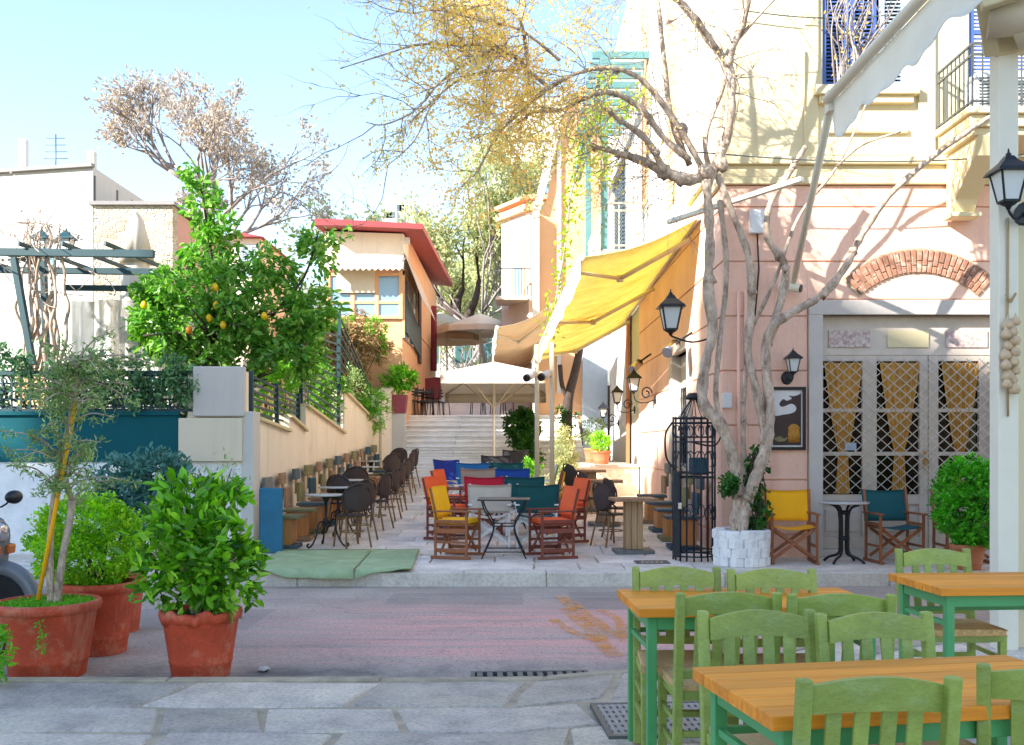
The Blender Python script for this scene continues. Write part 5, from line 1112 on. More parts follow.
def table_parts(T, w_, d_):
    mb = MB(); k = 6
    for i in range(k): mb.box(-w_/2, w_/2, -d_/2+d_*i/k+.0008, -d_/2+d_*(i+1)/k-.0008, .718, .760)
    T.part('wood_top', mb, 'pine_top', bev=.004)
    for sx in (-1, 1):
        for sy in (-1, 1): mb = MB(); x, y = sx*(w_/2-.07), sy*(d_/2-.06); mb.box(x-.022, x+.022, y-.022, y+.022, 0, .717); T.part('leg', mb, 'green_metal', bev=.004)
        mb = MB(); x = sx*(w_/2-.07); mb.box(x-.016, x+.016, -d_/2+.083, d_/2-.083, .655, .716); mb.box(x-.012, x+.012, -d_/2+.083, d_/2-.083, .55, .575); T.part('side_rail', mb, 'green_metal', bev=.003)
    mb = MB()
    for sy in (-1, 1): y = sy*(d_/2-.06); mb.box(-w_/2+.093, w_/2-.093, y-.016, y+.016, .655, .716)
    T.part('apron', mb, 'green_metal', bev=.003); mb = MB(); mb.box(-w_/2+.093, w_/2-.093, d_/2-.072, d_/2-.048, .55, .575); T.part('stretcher', mb, 'green_metal', bev=.003)
table_parts(GT, 1.16, .62)
def tpos(A, s, rz, w_=1.16, d_=.62):
    """table centre from its far left top corner"""
    c, q = math.cos(rz), math.sin(rz); return (A[0]+c*w_/2+q*d_/2, A[1]+q*w_/2-c*d_/2, 0)
def corner(px, py, z=.76): Y = (H-z)*F/(py-HORIZON); return ((px-512)/F*Y, Y)
T1 = tpos(corner(692, 667), 1, R(10)); T2 = tpos(corner(617, 589), 1, R(3)); T3 = tpos(corner(888, 573), 1, R(4))
GT.at(T1, R(10), 'green table with wooden top nearest the camera')
dup(GT, T2, R(3), 'middle green table with wooden top, left of the others'); dup(GT, T3, R(4), 'green table with wooden top beside the white corner post, farthest right')
def chair(src, px, py_top, width_px, rz, label, facing_dy=.25, wd=.445, ztop=.885):
    Y = wd*F/width_px; Y2 = (H-ztop)*F/(py_top-HORIZON); Y = (Y+Y2)/2; X = (px-512)/F*Y
    c, q = math.cos(rz), math.sin(rz); off = (-q*facing_dy, c*facing_dy)
    return (X+off[0], Y+off[1], 0)
cl = [(880, 684, 161, 4, 'green chair with its back to the camera against the nearest table'), (1066, 674, 158, -26, 'green chair cut off by the right edge of the photo at the nearest table'),
      (756, 614, 114, 184, 'green chair facing the camera behind the left half of the nearest table'), (873, 619, 114, 186, 'green chair facing the camera behind the right half of the nearest table'),
      (729, 595, 103, 2, 'green chair with back towards camera on near side of the middle table, left one'), (842, 598, 103, -1, 'green chair with back towards camera on near side of the middle table, right one'),
      (676, 567, 86, 178, 'green chair on far side of the middle table, left one below the iron cage'), (771, 571, 86, 182, 'green chair on far side of the middle table, right one below the yellow chair'),
      (937, 557, 81, 181, 'green chair behind the farthest right wooden table')]
for i, (px, py, wp, rz, lab) in enumerate(cl):
    loc = chair(GC, px, py, wp, R(rz), lab)
    if i == 8: loc = (W(937, 0, 5.95).x, 5.76, 0)
    if i == 0: GC.at(loc, R(rz), lab)
    else: dup(GC, loc, R(rz), lab)
# ------------------------------------------------------------------ potted plants
def pot(t, r, h, mat='terracotta', rim=.07, z0=0, r_b=.72, broken=False, nm='pot'):
    mb = MB(); mb.lathe([(r*r_b*.97, 0), (r*r_b, .02), (r*(r_b+.05), h*.22), (r*(r_b+.07), h*.235), (r*(r_b+.06), h*.26), (r*.93, h-rim-.005), (r*.94, h-rim), (r, h-rim+.004), (r*1.03, h-.03), (r*1.02, h-.006), (r*.99, h), (r*.93, h), (r*.91, h-.03), (r*.88, h-.09)], 40, (0, 0, z0))
    if broken:
        vs = []
        for x, y, z in mb.v:
            a = math.atan2(y, x)
            if z > h-rim-.002 and math.hypot(x, y) > r*.95: z -= .018*(math.sin(a*7)+math.sin(a*13+1)) if -2.8 < a < -.3 else 0
            vs.append((x, y, z))
        mb.v = vs
    o = t.part(nm, mb, mat); mb = MB(); mb.lathe([(r*.9, h-.075), (r*.5, h-.055), (0, h-.05)], 24, (0, 0, z0)); t.part('soil', mb, 'soil'); return o
random.seed(41); ZR = -.115
t = Thing('potted_olive_tree', 'young olive tree tied to a yellow cane in the large red pot', 'potted tree', (W(48, 0, 7.0).x, 7.0, ZR)); pot(t, .345, .53)
mb = MB(); [mb.leaf((.3*math.cos(a)*q, .3*math.sin(a)*q, .49+.02*random.random()), rnd_dir(1), rnd_dir(), .035, .012) for a, q in ((random.uniform(0, 6.28), random.random()**.5) for _ in range(1700))]; [mb.leaf((.12+random.uniform(-.03, .03), -.36, .35+random.uniform(-.1, .1)), rnd_dir(-.5), rnd_dir(), .035, .015) for _ in range(40)]; t.part('ground_cover', mb, 'leaf_bright')
mb = MB(); L0 = t.loc; q = smooth_path([Vector((.02, 0, .47)), W(50, 540, 7)-L0, W(58, 470, 7)-L0, W(72, 410, 7)-L0, W(78, 360, 7)-L0], 4); mb.tube(q, [.028-.001*i for i in range(len(q))], 7)
q2 = smooth_path([Vector((.06, 0, .47)), W(62, 560, 7)-L0, W(70, 520, 7)-L0, W(72, 500, 7)-L0], 4); mb.tube(q2, [.03, .03, .027, .028, .026, .025, .026, .027, .025, .026, .025, .03, .034][:len(q2)], 8); q3 = smooth_path([W(72, 500, 7)-L0, W(66, 480, 7)-L0, W(64, 465, 7)-L0]); mb.tube(q3, .018, 6)
br = []
for k in range(60):
    p = random.choice(q[7:]+q[12:]+q3); d = rnd_dir(.15); d.z *= .5; e = p+d*random.uniform(.2, .55); mb.tube(smooth_path([p, p.lerp(e, .5)+Vector((0, 0, .05)), e]), [.007, .007, .006, .006, .005, .005, .004, .004, .003], 4)
    br += [p.lerp(e, .3), p.lerp(e, .5), p.lerp(e, .7), p.lerp(e, .85), e]
t.part('trunk', mb, 'bark_pale'); mb = MB()
for k in range(3600):
    p = random.choice(br); mb.leaf(p+rnd_dir()*.055*random.random(), rnd_dir(.2), rnd_dir(.4), random.uniform(.035, .06), .012)
t.part('foliage', mb, 'leaf_olive'); mb = MB(); mb.tube([W(38, 600, 6.95)-L0, W(76, 402, 6.98)-L0], .015, 6); t.part('cane', mb, 'canvas_gold')
t = Thing('potted_hedge_bush', 'rounded yellow green bush in the red pot behind the olive tree', 'potted bush', (W(100, 0, 7.75).x, 7.75, ZR)); pot(t, .27, .56, rim=.08)
mb = MB(); crown(mb, (-.12, .05, .86), (.41, .37, .36), 300, 40, .036, .024, .07, .8); t.part('foliage', mb, 'leaf_hedge'); mb = MB(); [mb.tube([(0, 0, .5), (random.uniform(-.3, .2), random.uniform(-.2, .2), .95)], .01, 5) for _ in range(8)]; t.part('stems', mb, 'bark_dark')
t = Thing('clay_pot', 'red pot half hidden behind the pot of the rounded bush', 'pot', (W(121, 0, 8.6).x, 8.6, ZR)); pot(t, .2, .5)
t = Thing('potted_ficus_bush', 'broad bright leaved bush in the red pot with chipped rim', 'potted bush', (W(201, 0, 7.0).x, 7.0, ZR)); pot(t, .275, .47, broken=True)
mb = MB()
for cc, rad, ncl in (((0, 0, .95), (.40, .36, .42), 80), ((-.22, -.05, .8), (.28, .28, .3), 26), ((.22, -.05, .75), (.26, .26, .28), 26), ((-.1, 0, 1.25), (.22, .2, .15), 14)): crown(mb, cc, rad, ncl, 18, .10, .048, .085, .5, .35)
t.part('foliage', mb, 'leaf_ficus'); mb = MB()
for k in range(14): a = random.uniform(0, 6.28); mb.tube(smooth_path([(.05*math.cos(a), .05*math.sin(a), .42), (.12*math.cos(a), .12*math.sin(a), .65), (.32*math.cos(a), .3*math.sin(a), random.uniform(.8, 1.25))]), [.016-.0012*i for i in range(9)], 5)
t.part('stems', mb, 'bark_pale'); mb = MB(); [mb.leaf((.23*math.cos(a)*q, .23*math.sin(a)*q, .42), rnd_dir(1), rnd_dir(), .04, .02) for a, q in ((random.uniform(0, 6.28), random.random()**.5) for _ in range(350))]; t.part('ground_cover', mb, 'leaf_ivy')
shrub('garden_plant', 'small bushy plant peeking in at the lower left corner', (W(-10, 0, 6.2).x, 6.2, 0), [((0, 0, .22), (.12, .12, .2), 12, 26, .06)], 'leaf_bright', .06, .025, cat='plant', stems=5)
shrub('blue_green_bush', 'dark blue green bush before the whitewashed wall', (W(135, 0, 12.2).x, 12.2, .04), [((0, 0, .85), (.55, .4, .5), 60, 46, .16), ((.3, 0, 1.1), (.3, .3, .3), 20, 40, .14)], 'leaf_blue', .085, .045, cat='bush')
shrub('olive_sapling', 'grey leaved sapling between the dark bush and the chipped pot bush', (W(205, 0, 12.4).x, 12.4, .04), [((0, 0, .9), (.5, .3, .45), 30, 26, .16)], 'leaf_olive', .07, .018, cat='sapling')
t = Thing('potted_boxwood', 'dense glossy green bush beside the white corner post, before the last director chair', 'potted bush', (W(968, 0, 11.75).x, 11.75, .04)); pot(t, .2, .3, 'terracotta_pale'); mb = MB(); crown(mb, (.05, -.05, .80), (.46, .42, .50), 280, 40, .05, .032, .09, .75); t.part('foliage', mb, 'leaf_boxwood'); mb = MB(); [mb.tube([(0, 0, .25), (random.uniform(-.3, .3), random.uniform(-.2, .2), .9)], .012, 5) for _ in range(7)]; t.part('stems', mb, 'bark_dark')
# ------------------------------------------------------------------ scooter at the left edge
t = Thing('scooter', 'grey motor scooter entering from the left edge of the photo', 'scooter', (W(-40, 0, 8.4).x, 8.4, ZR)); x0 = .0
mb = MB(); P = [(.10, .35), (.30, .42), (.34, .62), (.36, .85), (.30, 1.0), (.12, 1.02), (.04, .9), (.02, .6)]
mb.prism(P, 1, -.17, .17); t.part('front_fairing', mb, 'scooter_grey', bev=.05, seg=3)
mb = MB(); mb.prism([(.0, .25), (.1, .28), (.12, .36), (-.7, .36), (-.75, .25)], 1, -.16, .16); t.part('floorboard', mb, 'plastic_black', bev=.03)
mb = MB(); mb.prism([(-.55, .36), (-.5, .72), (-1.35, .78), (-1.4, .6), (-1.2, .36)], 1, -.15, .15); t.part('body', mb, 'scooter_grey', bev=.05, seg=3)
mb = MB(); mb.prism([(-.5, .72), (-.52, .80), (-1.3, .88), (-1.36, .78)], 1, -.13, .13); t.part('saddle', mb, 'plastic_black', bev=.03)
for cx_ in (.32, -1.1):
    mb = MB(); mb.lathe([(.16, -.05), (.25, -.055), (.27, -.03), (.275, 0), (.27, .03), (.25, .055), (.16, .05)], 28); mb.v = [(cx_+x, z, .275+y) for x, y, z in mb.v]; wh = t.part('wheel', mb, 'rubber'); mb = MB(); mb.lathe([(0, -.04), (.16, -.045), (.16, .045), (0, .04)], 20); mb.v = [(cx_+x, z, .275+y) for x, y, z in mb.v]; t.part('rim', mb, 'chrome', parent=wh)
mb = MB(); mb.tube([(.32+.31*math.cos(R(a)), 0, .275+.31*math.sin(R(a))) for a in range(-10, 150, 10)], .07, 8); t.part('mudguard', mb, 'scooter_grey')
mb = MB(); mb.lathe([(0, -.03), (.08, -.02), (.10, .02), (.06, .06), (0, .07)], 16); mb.v = [(.34+z*.7, x*1.3, .88+y*.9) for x, y, z in mb.v]; t.part('headlight', mb, 'headlight_glass')
for s in (-1, 1):
    mb = MB(); mb.prism([(.30, .70), (.38, .69), (.385, .77), (.31, .78)], 1, s*.12-.06, s*.12+.06); t.part('indicator', mb, 'amber', bev=.012)
    mb = MB(); mb.tube([(.1, 0, 1.05), (.06, s*.3, 1.08)], .016, 8); mb.tube([(.05, s*.22, 1.085), (.04, s*.36, 1.09)], .022, 8); t.part('handlebar', mb, 'plastic_black')
    mb = MB(); mb.tube(smooth_path([(.1, s*.2, 1.06), (.2, s*.3, 1.08), (.28, s*.34, 1.16)]), .009, 6); t.part('mirror_stalk', mb, 'plastic_black'); mb = MB(); mb.lathe([(0, -.02), (.07, -.018), (.075, 0), (.05, .02), (0, .025)], 18); mb.v = [(.29+z+x*.5, s*.34+x, 1.16+y*.8) for x, y, z in mb.v]; t.part('mirror', mb, 'plastic_black')
# ------------------------------------------------------------------ director chairs
def director(name, wood_m, canv, seat=None):
    t = Thing(name, 'x', 'chair', group='director chairs outside the cafes'); seat = seat or canv; a = .27
    for s in (-1, 1):
        mb = MB(); mb.beam((s*a, -.2, .04), (s*a, -.2, .60), .03, .03); mb.beam((s*a, -.2, .6), (s*a*1.0, -.27, .90), .028, .028); t.part('rear_post', mb, wood_m, bev=.003)
        mb = MB(); mb.beam((s*a, .22, .04), (s*a, .22, .60), .03, .03); t.part('front_post', mb, wood_m, bev=.003)
        mb = MB(); mb.box(s*a-.03, s*a+.03, -.25, .27, .60, .622); t.part('armrest', mb, wood_m, bev=.004)
        mb = MB(); mb.box(s*a-.018, s*a+.018, -.26, .28, 0, .038); t.part('floor_runner', mb, wood_m, bev=.003)
        mb = MB(); mb.box(s*a-.012, s*a+.012, -.185, .205, .2, .23); t.part('side_rung', mb, wood_m, bev=.003)
        mb = MB(); mb.box(s*a-.012, s*a+.012, -.185, .205, .46, .5); t.part('side_rail', mb, wood_m, bev=.003)
    for y in (-.16, .18):
        mb = MB(); mb.beam((-a+.02, y, .07), (a-.03, y, .425), .04, .018, up=(0, 1, 0)); mb.beam((a-.02, y+.02, .07), (-a+.03, y+.02, .425), .04, .018, up=(0, 1, 0)); t.part('cross_legs', mb, wood_m, bev=.003)
    mb = MB(); mb.box(-a+.016, -a+.05, -.22, .24, .425, .447); mb.box(a-.05, a-.016, -.22, .24, .425, .447); t.part('seat_rail', mb, wood_m)
    mb = MB(); mb.sheet(lambda u, v: ((u-.5)*.50, -.2+.42*v, .452-.035*math.sin(math.pi*u)), 10, 4, .006); t.part('canvas_seat', mb, seat)
    mb = MB(); mb.sheet(lambda u, v: ((u-.5)*(.575+.03*v), -.205-.075*max(0, (v-.15)/.85)-.03*math.sin(math.pi*u), .50+(.40-.02*math.sin(math.pi*u))*v), 12, 8, .008); t.part('canvas_back', mb, canv); return t
DC = director('director_chair', 'teak', 'canvas_gold')
DC.at((W(791, 0, 12.45).x, 12.45, .04), R(176), 'bright yellow canvas director chair against the pink wall')
GRP = 'director chairs outside the cafes'
def dc(px, Y, rz, wood_m, canv, label): 
    return dup(DC, (W(px, 0, Y).x, Y, zg(Y)), R(rz), label, GRP, {'teak': wood_m, 'canvas_gold': 'canvas_'+canv})
dc(894, 12.45, 184, 'teak', 'teal', 'teal canvas director chair in front of the glazed door')
dc(962, 12.5, 178, 'teak', 'beige', 'director chair half hidden behind the glossy bush by the post')
dc(490, 14.0, 0, 'white_paint', 'white', 'white canvas director chair with white frame behind the wire table')
dc(536, 14.0, 2, 'white_paint', 'teal', 'teal canvas chair with white frame beside the white one')
dc(484, 15.3, 2, 'teak_dark', 'red', 'red canvas director chair behind the white one')
dc(525, 15.3, -2, 'white_paint', 'teal', 'second teal canvas chair, beside the red one')
dc(479, 17.0, 0, 'white_paint', 'beige', 'beige canvas director chair behind the red one')
dc(512, 17.0, 0, 'white_paint', 'blue', 'bright blue canvas chair beside the beige one')
dc(473, 18.4, 0, 'white_paint', 'sky_blue', 'sky blue canvas chair in the back row')
dc(507, 18.5, 0, 'white_paint', 'teal', 'farthest teal canvas chair in the back row')
dc(454, 19.3, -30, 'white_paint', 'navy', 'purple blue canvas chair at the left end of the back row')
dc(541, 17.8, 90, 'white_paint', 'lime', 'lime green canvas chair at the right of the alley group')
dc(546, 16.2, 90, 'teak_dark', 'yellow', 'small yellow canvas chair near the slender posts')
dc(496, 20.6, 0, 'plastic_black', 'black', 'black framed chair before the steps')
dc(514, 22.6, 8, 'plastic_black', 'black', 'black chair farthest back before the steps')
AC = director('folding_armchair', 'teak', 'canvas_yellow'); mb = MB(); mb.box(-.235, .235, -.2, .215, .438, .505); AC.part('seat_cushion', mb, 'canvas_yellow', bev=.025, seg=3)
mb = MB(); mb.sheet(lambda u, v: ((u-.5)*.53, -.18-.075*max(0, (v-.15)/.85)-.02*math.sin(math.pi*u), .54+.37*v), 12, 8, .045); AC.part('back_cushion', mb, 'canvas_yellow', bev=.012)
for s in (-1, 1): mb = MB(); mb.beam((s*.27, -.2, .11), (s*.27, .22, .11), .02, .05); mb.beam((s*.27, -.2, .36), (s*.27, .22, .36), .02, .06); AC.part('side_board', mb, 'teak', bev=.003)
AC.at((W(457, 0, 13.05).x, 13.05, .04), R(-106), 'yellow cushioned armchair at the left end of the front alley table'); tag(AC.o, group='cushioned folding armchairs in the alley')
for px, Y, rz, lab in ((552, 13.05, 106, 'nearest orange armchair at the right end of the front alley table'), (447, 14.9, -108, 'orange armchair behind the yellow one, on the left of the alley'), (453, 16.3, -106, 'farther small orange armchair on the left of the alley'), (565, 14.6, 108, 'second orange armchair on the right behind the nearest one')):
    dup(AC, (W(px, 0, Y).x, Y, zg(Y)), R(rz), lab, None, {'teak': 'teak_dark', 'canvas_yellow': 'canvas_orange'})
def wire_table(name, label, loc, w_, d_, mat_top='plastic_black', group=None):
    t = Thing(name, label, 'table', loc, 0, group); mb = MB(); mb.box(-w_/2, w_/2, -d_/2, d_/2, .745, .765); t.part('table_top', mb, mat_top, bev=.004)
    for s in (-1, 1):
        mb = MB()
        for y in (-d_/2+.05, d_/2-.05): mb.tube(smooth_path([(s*w_*.42, y, .745), (s*w_*.36, y, .62), (s*w_*.2, y, .42), (s*w_*.25, y, .25), (s*w_*.42, y, 0)]), .011, 6)
        mb.tube([(s*w_*.2, -d_/2+.05, .42), (s*w_*.2, d_/2-.05, .42)], .009, 5); mb.tube([(s*w_*.36, -d_/2+.05, .09), (s*w_*.36, d_/2-.05, .09)], .009, 5); t.part('leg', mb, 'iron_black')
    mb = MB(); [mb.tube([(-w_*.2, y, .42), (w_*.2, y, .42)], .008, 5) for y in (-d_/2+.05, d_/2-.05)]; [mb.tube([(-w_*.36, y, .09), (w_*.36, y, .09)], .008, 5) for y in (-d_/2+.05, d_/2-.05)]; t.part('stretcher', mb, 'iron_black'); return t
G2 = 'wire legged tables in the alley'
WT = wire_table('wire_table', 'black wire legged table between the yellow and nearest orange armchairs', (W(504, 0, 13.05).x, 13.05, .04), .68, .6, group=G2)
dup(WT, (W(508, 0, 16.1).x, 16.1, zg(16.1)), 0, 'dark table hidden behind the red and teal chairs', G2); dup(WT, (W(498, 0, 19.5).x, 19.5, zg(19.5)), 0, 'dark table at the back of the alley before the steps', G2)
# cafe table at the facade
t = Thing('cafe_table', 'round pale topped cafe table with black iron foot between the director chairs', 'table', (W(844, 0, 12.4).x, 12.4, .04)); mb = MB(); mb.lathe([(0, .735), (.30, .735), (.305, .745), (.30, .757), (0, .757)], 32); t.part('table_top', mb, 'marble_top')
mb = MB()
for k in range(4): a = R(45+90*k); c, s = math.cos(a), math.sin(a); mb.tube(smooth_path([(.2*c, .2*s, .73), (.07*c, .07*s, .64), (.055*c, .055*s, .3), (.07*c, .07*s, .12), (.2*c, .2*s, .06), (.27*c, .27*s, .01)]), .017, 7)
mb.lathe([(.05, .28), (.075, .30), (.05, .33)], 12); mb.lathe([(.05, .6), (.075, .62), (.05, .65)], 12); t.part('iron_foot', mb, 'iron_black')
# ------------------------------------------------------------------ left row: plank benches, bistro tables and wicker chairs
def bench(name, head, mid, seat, side):
    t = Thing(name, 'x', 'bench'); 
    mb = MB(); mb.box(-.22, .22, -.27, -.22, .82, .99); t.part('head_plank', mb, head, bev=.015)
    mb = MB(); mb.box(-.07, .07, -.255, -.225, .60, .82); t.part('neck_post', mb, 'old_pine', bev=.006)
    mb = MB(); mb.box(-.19, .19, -.20, -.16, .48, .78); t.part('back_panel', mb, mid, bev=.01)
    mb = MB(); mb.box(-.24, .24, -.2, .25, .42, .465); t.part('seat_plank', mb, seat, bev=.01)
    mb = MB(); mb.box(-.2, .2, -.16, .12, .06, .42); t.part('pedestal', mb, side, bev=.006)
    mb = MB(); mb.box(-.22, .22, -.2, .2, 0, .06); t.part('base_plank', mb, 'plank_slate', bev=.006); return t
cols = ['plank_grey', 'plank_tan', 'plank_slate', 'plank_olive', 'plank_tan', 'plank_olive', 'plank_slate', 'plank_tan', 'plank_olive', 'plank_tan', 'plank_teal', 'plank_olive', 'plank_tan']
mids = ['plank_slate', 'plank_tan', 'plank_olive', 'plank_teal', 'plank_olive', 'plank_tan', 'plank_slate', 'plank_teal', 'plank_tan', 'plank_tan', 'plank_slate', 'plank_teal', 'plank_tan']
ords = ['first', 'second', 'third', 'fourth', 'fifth', 'sixth', 'seventh', 'eighth', 'ninth', 'tenth', 'eleventh', 'twelfth', 'last']
BN = bench('plank_bench', 'plank_grey', 'plank_slate', 'plank_olive', 'ply_orange'); tag(BN.o, group='plank benches along the cream wall'); first = True
for i in range(12):
    Y = 13.95+.82*i; loc = (lx(Y)+.33, Y, zg(Y)); lab = f'{cols[i].split("_")[1]} topped plank bench, {ords[i]} from the blue board along the cream wall'
    if first: BN.at(loc, R(-90), lab); first = False
    else: dup(BN, loc, R(-90+random.uniform(-4, 4)), lab, None, {'plank_grey': cols[i], 'plank_slate': mids[i], 'plank_olive': random.choice(['plank_olive', 'plank_slate', 'plank_tan'])})
mb = MB(); mb.box(-.16, .16, -.02, .02, 0, .88); solo('blue_board', mb, 'board_blue', 'upright blue painted board at the near end of the plank benches', 'board', None, (W(271, 0, 13.45).x, 13.45, .045), bev=.02, world=False)
WC = Thing('wicker_chair', 'x', 'chair', group='dark wicker bistro chairs'); 
mb = MB(); mb.lathe([(0, .44), (.2, .44), (.215, .45), (.2, .462), (0, .462)], 20); WC.part('seat', mb, 'wicker_dark')
mb = MB()
def backf(u, v):
    a = (u-.5)*2; vv = (v-.5)*2; k = math.sqrt(max(0, 1-.25*a*a*0-vv*vv*.0)); x = .205*a*math.sqrt(max(.0, 1-(abs(vv)**2.6)*.92)); z = .69+.19*vv; return (x, -.2-.05*(z-.5)+.06*(a*a)*(1), z)
mb.sheet(backf, 12, 14, .014); WC.part('oval_back', mb, 'wicker_dark')
mb = MB(); fr = [(.22*math.cos(R(a))*1.0, -.2-.06*math.sin(R(a))*0.6-.0+.06*math.cos(R(a))**2, .69+.205*math.sin(R(a))) for a in range(-60, 241, 12)]; mb.tube([(.17, -.1, .45)]+fr+[(-.17, -.1, .45)], .013, 7); WC.part('back_frame', mb, 'wicker_dark')
for sx in (-1, 1):
    mb = MB(); mb.tube([(sx*.15, .14, .44), (sx*.19, .19, 0)], .014, 7); WC.part('front_leg', mb, 'cane'); mb = MB(); mb.tube([(sx*.15, -.13, .44), (sx*.19, -.22, 0)], .014, 7); WC.part('rear_leg', mb, 'cane')
mb = MB(); mb.tube([(.175*math.cos(R(a)), .165*math.sin(R(a)), .22) for a in range(0, 361, 20)], .009, 6); WC.part('stretcher_ring', mb, 'cane')
first = True
wl_ = [(352, 14.05, 35, 'nearest dark wicker chair on the left, with its oval back toward the camera'), (358, 14.75, 48, 'second dark wicker chair on the left, just behind the nearest'), (344, 15.6, -20, 'dark wicker chair between the left bistro tables, low oval back showing'), (376, 15.9, 72, 'third wicker chair along the left aisle, turned to the wall'), (386, 17.1, 80, 'fourth wicker chair along the left aisle'), (354, 17.4, 20, 'inner wicker chair beside the third left bistro table'), (393, 18.4, 84, 'fifth wicker chair along the left aisle'), (399, 19.8, 75, 'sixth wicker chair along the left aisle'), (388, 21.2, 40, 'wicker chair near the left end of the steps'), (404, 21.6, 80, 'seventh wicker chair along the left aisle'), (408, 23.0, 70, 'last wicker chair on the left before the steps'), (396, 23.4, 30, 'wicker chair standing against the foot of the steps')]
for px, Y, rz, lab in wl_:
    loc = (W(px, 0, Y).x, Y, zg(Y))
    if first: WC.at(loc, R(rz), lab); first = False
    else: dup(WC, loc, R(rz), lab)
BT = Thing('bistro_table', 'x', 'table', group='marble topped bistro tables on the left'); mb = MB(); mb.lathe([(0, .72), (.29, .72), (.295, .73), (.29, .742), (0, .742)], 32); BT.part('marble_top', mb, 'marble_top')
mb = MB(); mb.lathe([(.025, .3), (.05, .34), (.02, .42), (.02, .62), (.06, .70), (.06, .72)], 12)
for k in range(3): a = R(90+120*k+20); c, s = math.cos(a), math.sin(a); mb.tube(smooth_path([(.03*c, .03*s, .36), (.12*c, .12*s, .34), (.16*c, .16*s, .2), (.24*c, .24*s, .05), (.31*c, .31*s, .015), (.33*c, .33*s, .05), (.30*c, .30*s, .065)]), .013, 6)
BT.part('iron_foot', mb, 'iron_black')
for i, (px, Y) in enumerate(((326, 14.05), (338, 15.2), (346, 16.5), (357, 17.9), (364, 19.5), (371, 21.2))):
    loc = (W(px, 0, Y).x, Y, zg(Y)); lab = f'marble topped bistro table on the left, {ords[i]} from the blue board'
    if i == 0: BT.at(loc, 0, lab)
    else: dup(BT, loc, R(37*i), lab)
# ------------------------------------------------------------------ right row: pedestal tables, stools, benches, iron cage
PT = Thing('pedestal_table', 'x', 'table', group='wooden pedestal tables along the pink wall'); mb = MB(); [mb.box(-.30+.2*i+.001, -.1+.2*i-.001, -.24, .24, .70, .745) for i in range(3)]; PT.part('plank_top', mb, 'plank_tan', bev=.006)
mb = MB(); [mb.box(-.12+.08*i+.001, -.04+.08*i-.001, -.1, .1, .05, .70) for i in range(3)]; PT.part('pedestal', mb, 'old_pine', bev=.012); mb = MB(); mb.box(-.26, .26, -.2, .2, 0, .05); PT.part('base_plank', mb, 'plank_grey', bev=.006)
for i, (px, Y, lab) in enumerate(((633, 13.55, 'nearest wooden pedestal table beside the iron cage'), (604, 16.4, 'second wooden pedestal table along the pink alley wall'), (590, 18.6, 'farthest wooden pedestal table along the pink alley wall'))):
    loc = (W(px, 0, Y).x, Y, zg(Y))
    if i == 0: PT.at(loc, R(4), lab)
    else: dup(PT, loc, R(-3*i), lab)
g = 'dark wicker bistro chairs on the right'
for px, Y, rz, lab in ((611, 14.15, -60, 'nearest wicker chair on the right beside the pedestal table'), (620, 14.9, -75, 'wicker chair on the right just behind the nearest pedestal table'), (592, 16.3, -70, 'wicker chair on the right by the second pedestal table'), (577, 18.0, -60, 'farthest wicker chair on the right near the orange armchair')): dup(WC, (W(px, 0, Y).x, Y, zg(Y)), R(rz), lab, g)
for i, (px, Y, lab) in enumerate(((664, 13.9, 'dark plank bench nearest the iron cage'), (655, 14.75, 'second plank bench from the iron cage'), (648, 15.7, 'third plank bench from the iron cage'), (638, 16.8, 'farthest plank bench along the pink wall'))):
    dup(BN, (XS-.36, Y, zg(Y)), R(90), lab, 'plank benches along the pink wall', {'plank_grey': ['plank_slate', 'plank_olive', 'plank_tan', 'plank_grey'][i], 'plank_slate': ['plank_teal', 'plank_olive', 'plank_slate', 'plank_tan'][i], 'plank_olive': 'plank_slate'})
t = Thing('iron_cage', 'tall round wrought iron cage locked at the corner of the pink house', 'cage', (W(694, 0, 12.75).x, 12.75, .04)); mb = MB(); r_ = .265
for z in (.06, .12, 1.05, 1.11, 1.5, 1.56, 1.74, 1.8): mb.tube([(r_*math.cos(R(a)), r_*math.sin(R(a)), z) for a in range(0, 361, 15)], .011, 6)
for k in range(18): a = R(20*k); mb.tube([(r_*math.cos(a), r_*math.sin(a), 0), (r_*math.cos(a), r_*math.sin(a), 1.82)], .011, 6)
t.part('bars', mb, 'iron_dark')
for z, s in ((1.28, .10), (1.64, .07), (.6, .09)):
    mb = MB()
    for k in range(12): a0 = R(30*k); mb.tube([((r_+.006)*math.cos(a0+s*math.cos(R(b_))*2), (r_+.006)*math.sin(a0+s*math.cos(R(b_))*2), z+s*math.sin(R(b_))) for b_ in range(0, 300, 25)], .007, 5)
    t.part('scrollwork', mb, 'iron_dark')
mb = MB()
for k in range(10): a = R(36*k); mb.tube(smooth_path([(r_*.8*math.cos(a), r_*.8*math.sin(a), 1.8), (r_*.5*math.cos(a), r_*.5*math.sin(a), 1.9), (.03*math.cos(a), .03*math.sin(a), 2.06)]), .006, 5)
mb.lathe([(.1, 2.04), (.11, 2.07), (.07, 2.12), (0, 2.13)], 14); t.part('wire_dome', mb, 'iron_black')
mb = MB(); mb.box(-.29, -.21, -.22, -.14, .05, 1.12); t.part('door_post', mb, 'iron_dark', bev=.01); mb = MB(); mb.box(-.25, -.2, -.27, -.25, .66, .74); t.part('padlock', mb, 'chrome', bev=.006)
mb = MB(); mb.box(-.05, .16, -.1, .12, 1.08, 1.3); solo('storage_box', mb, 'plank_teal', 'small teal box inside the iron cage', 'box', None, (t.loc.x, 12.75, .04), bev=.02, world=False)
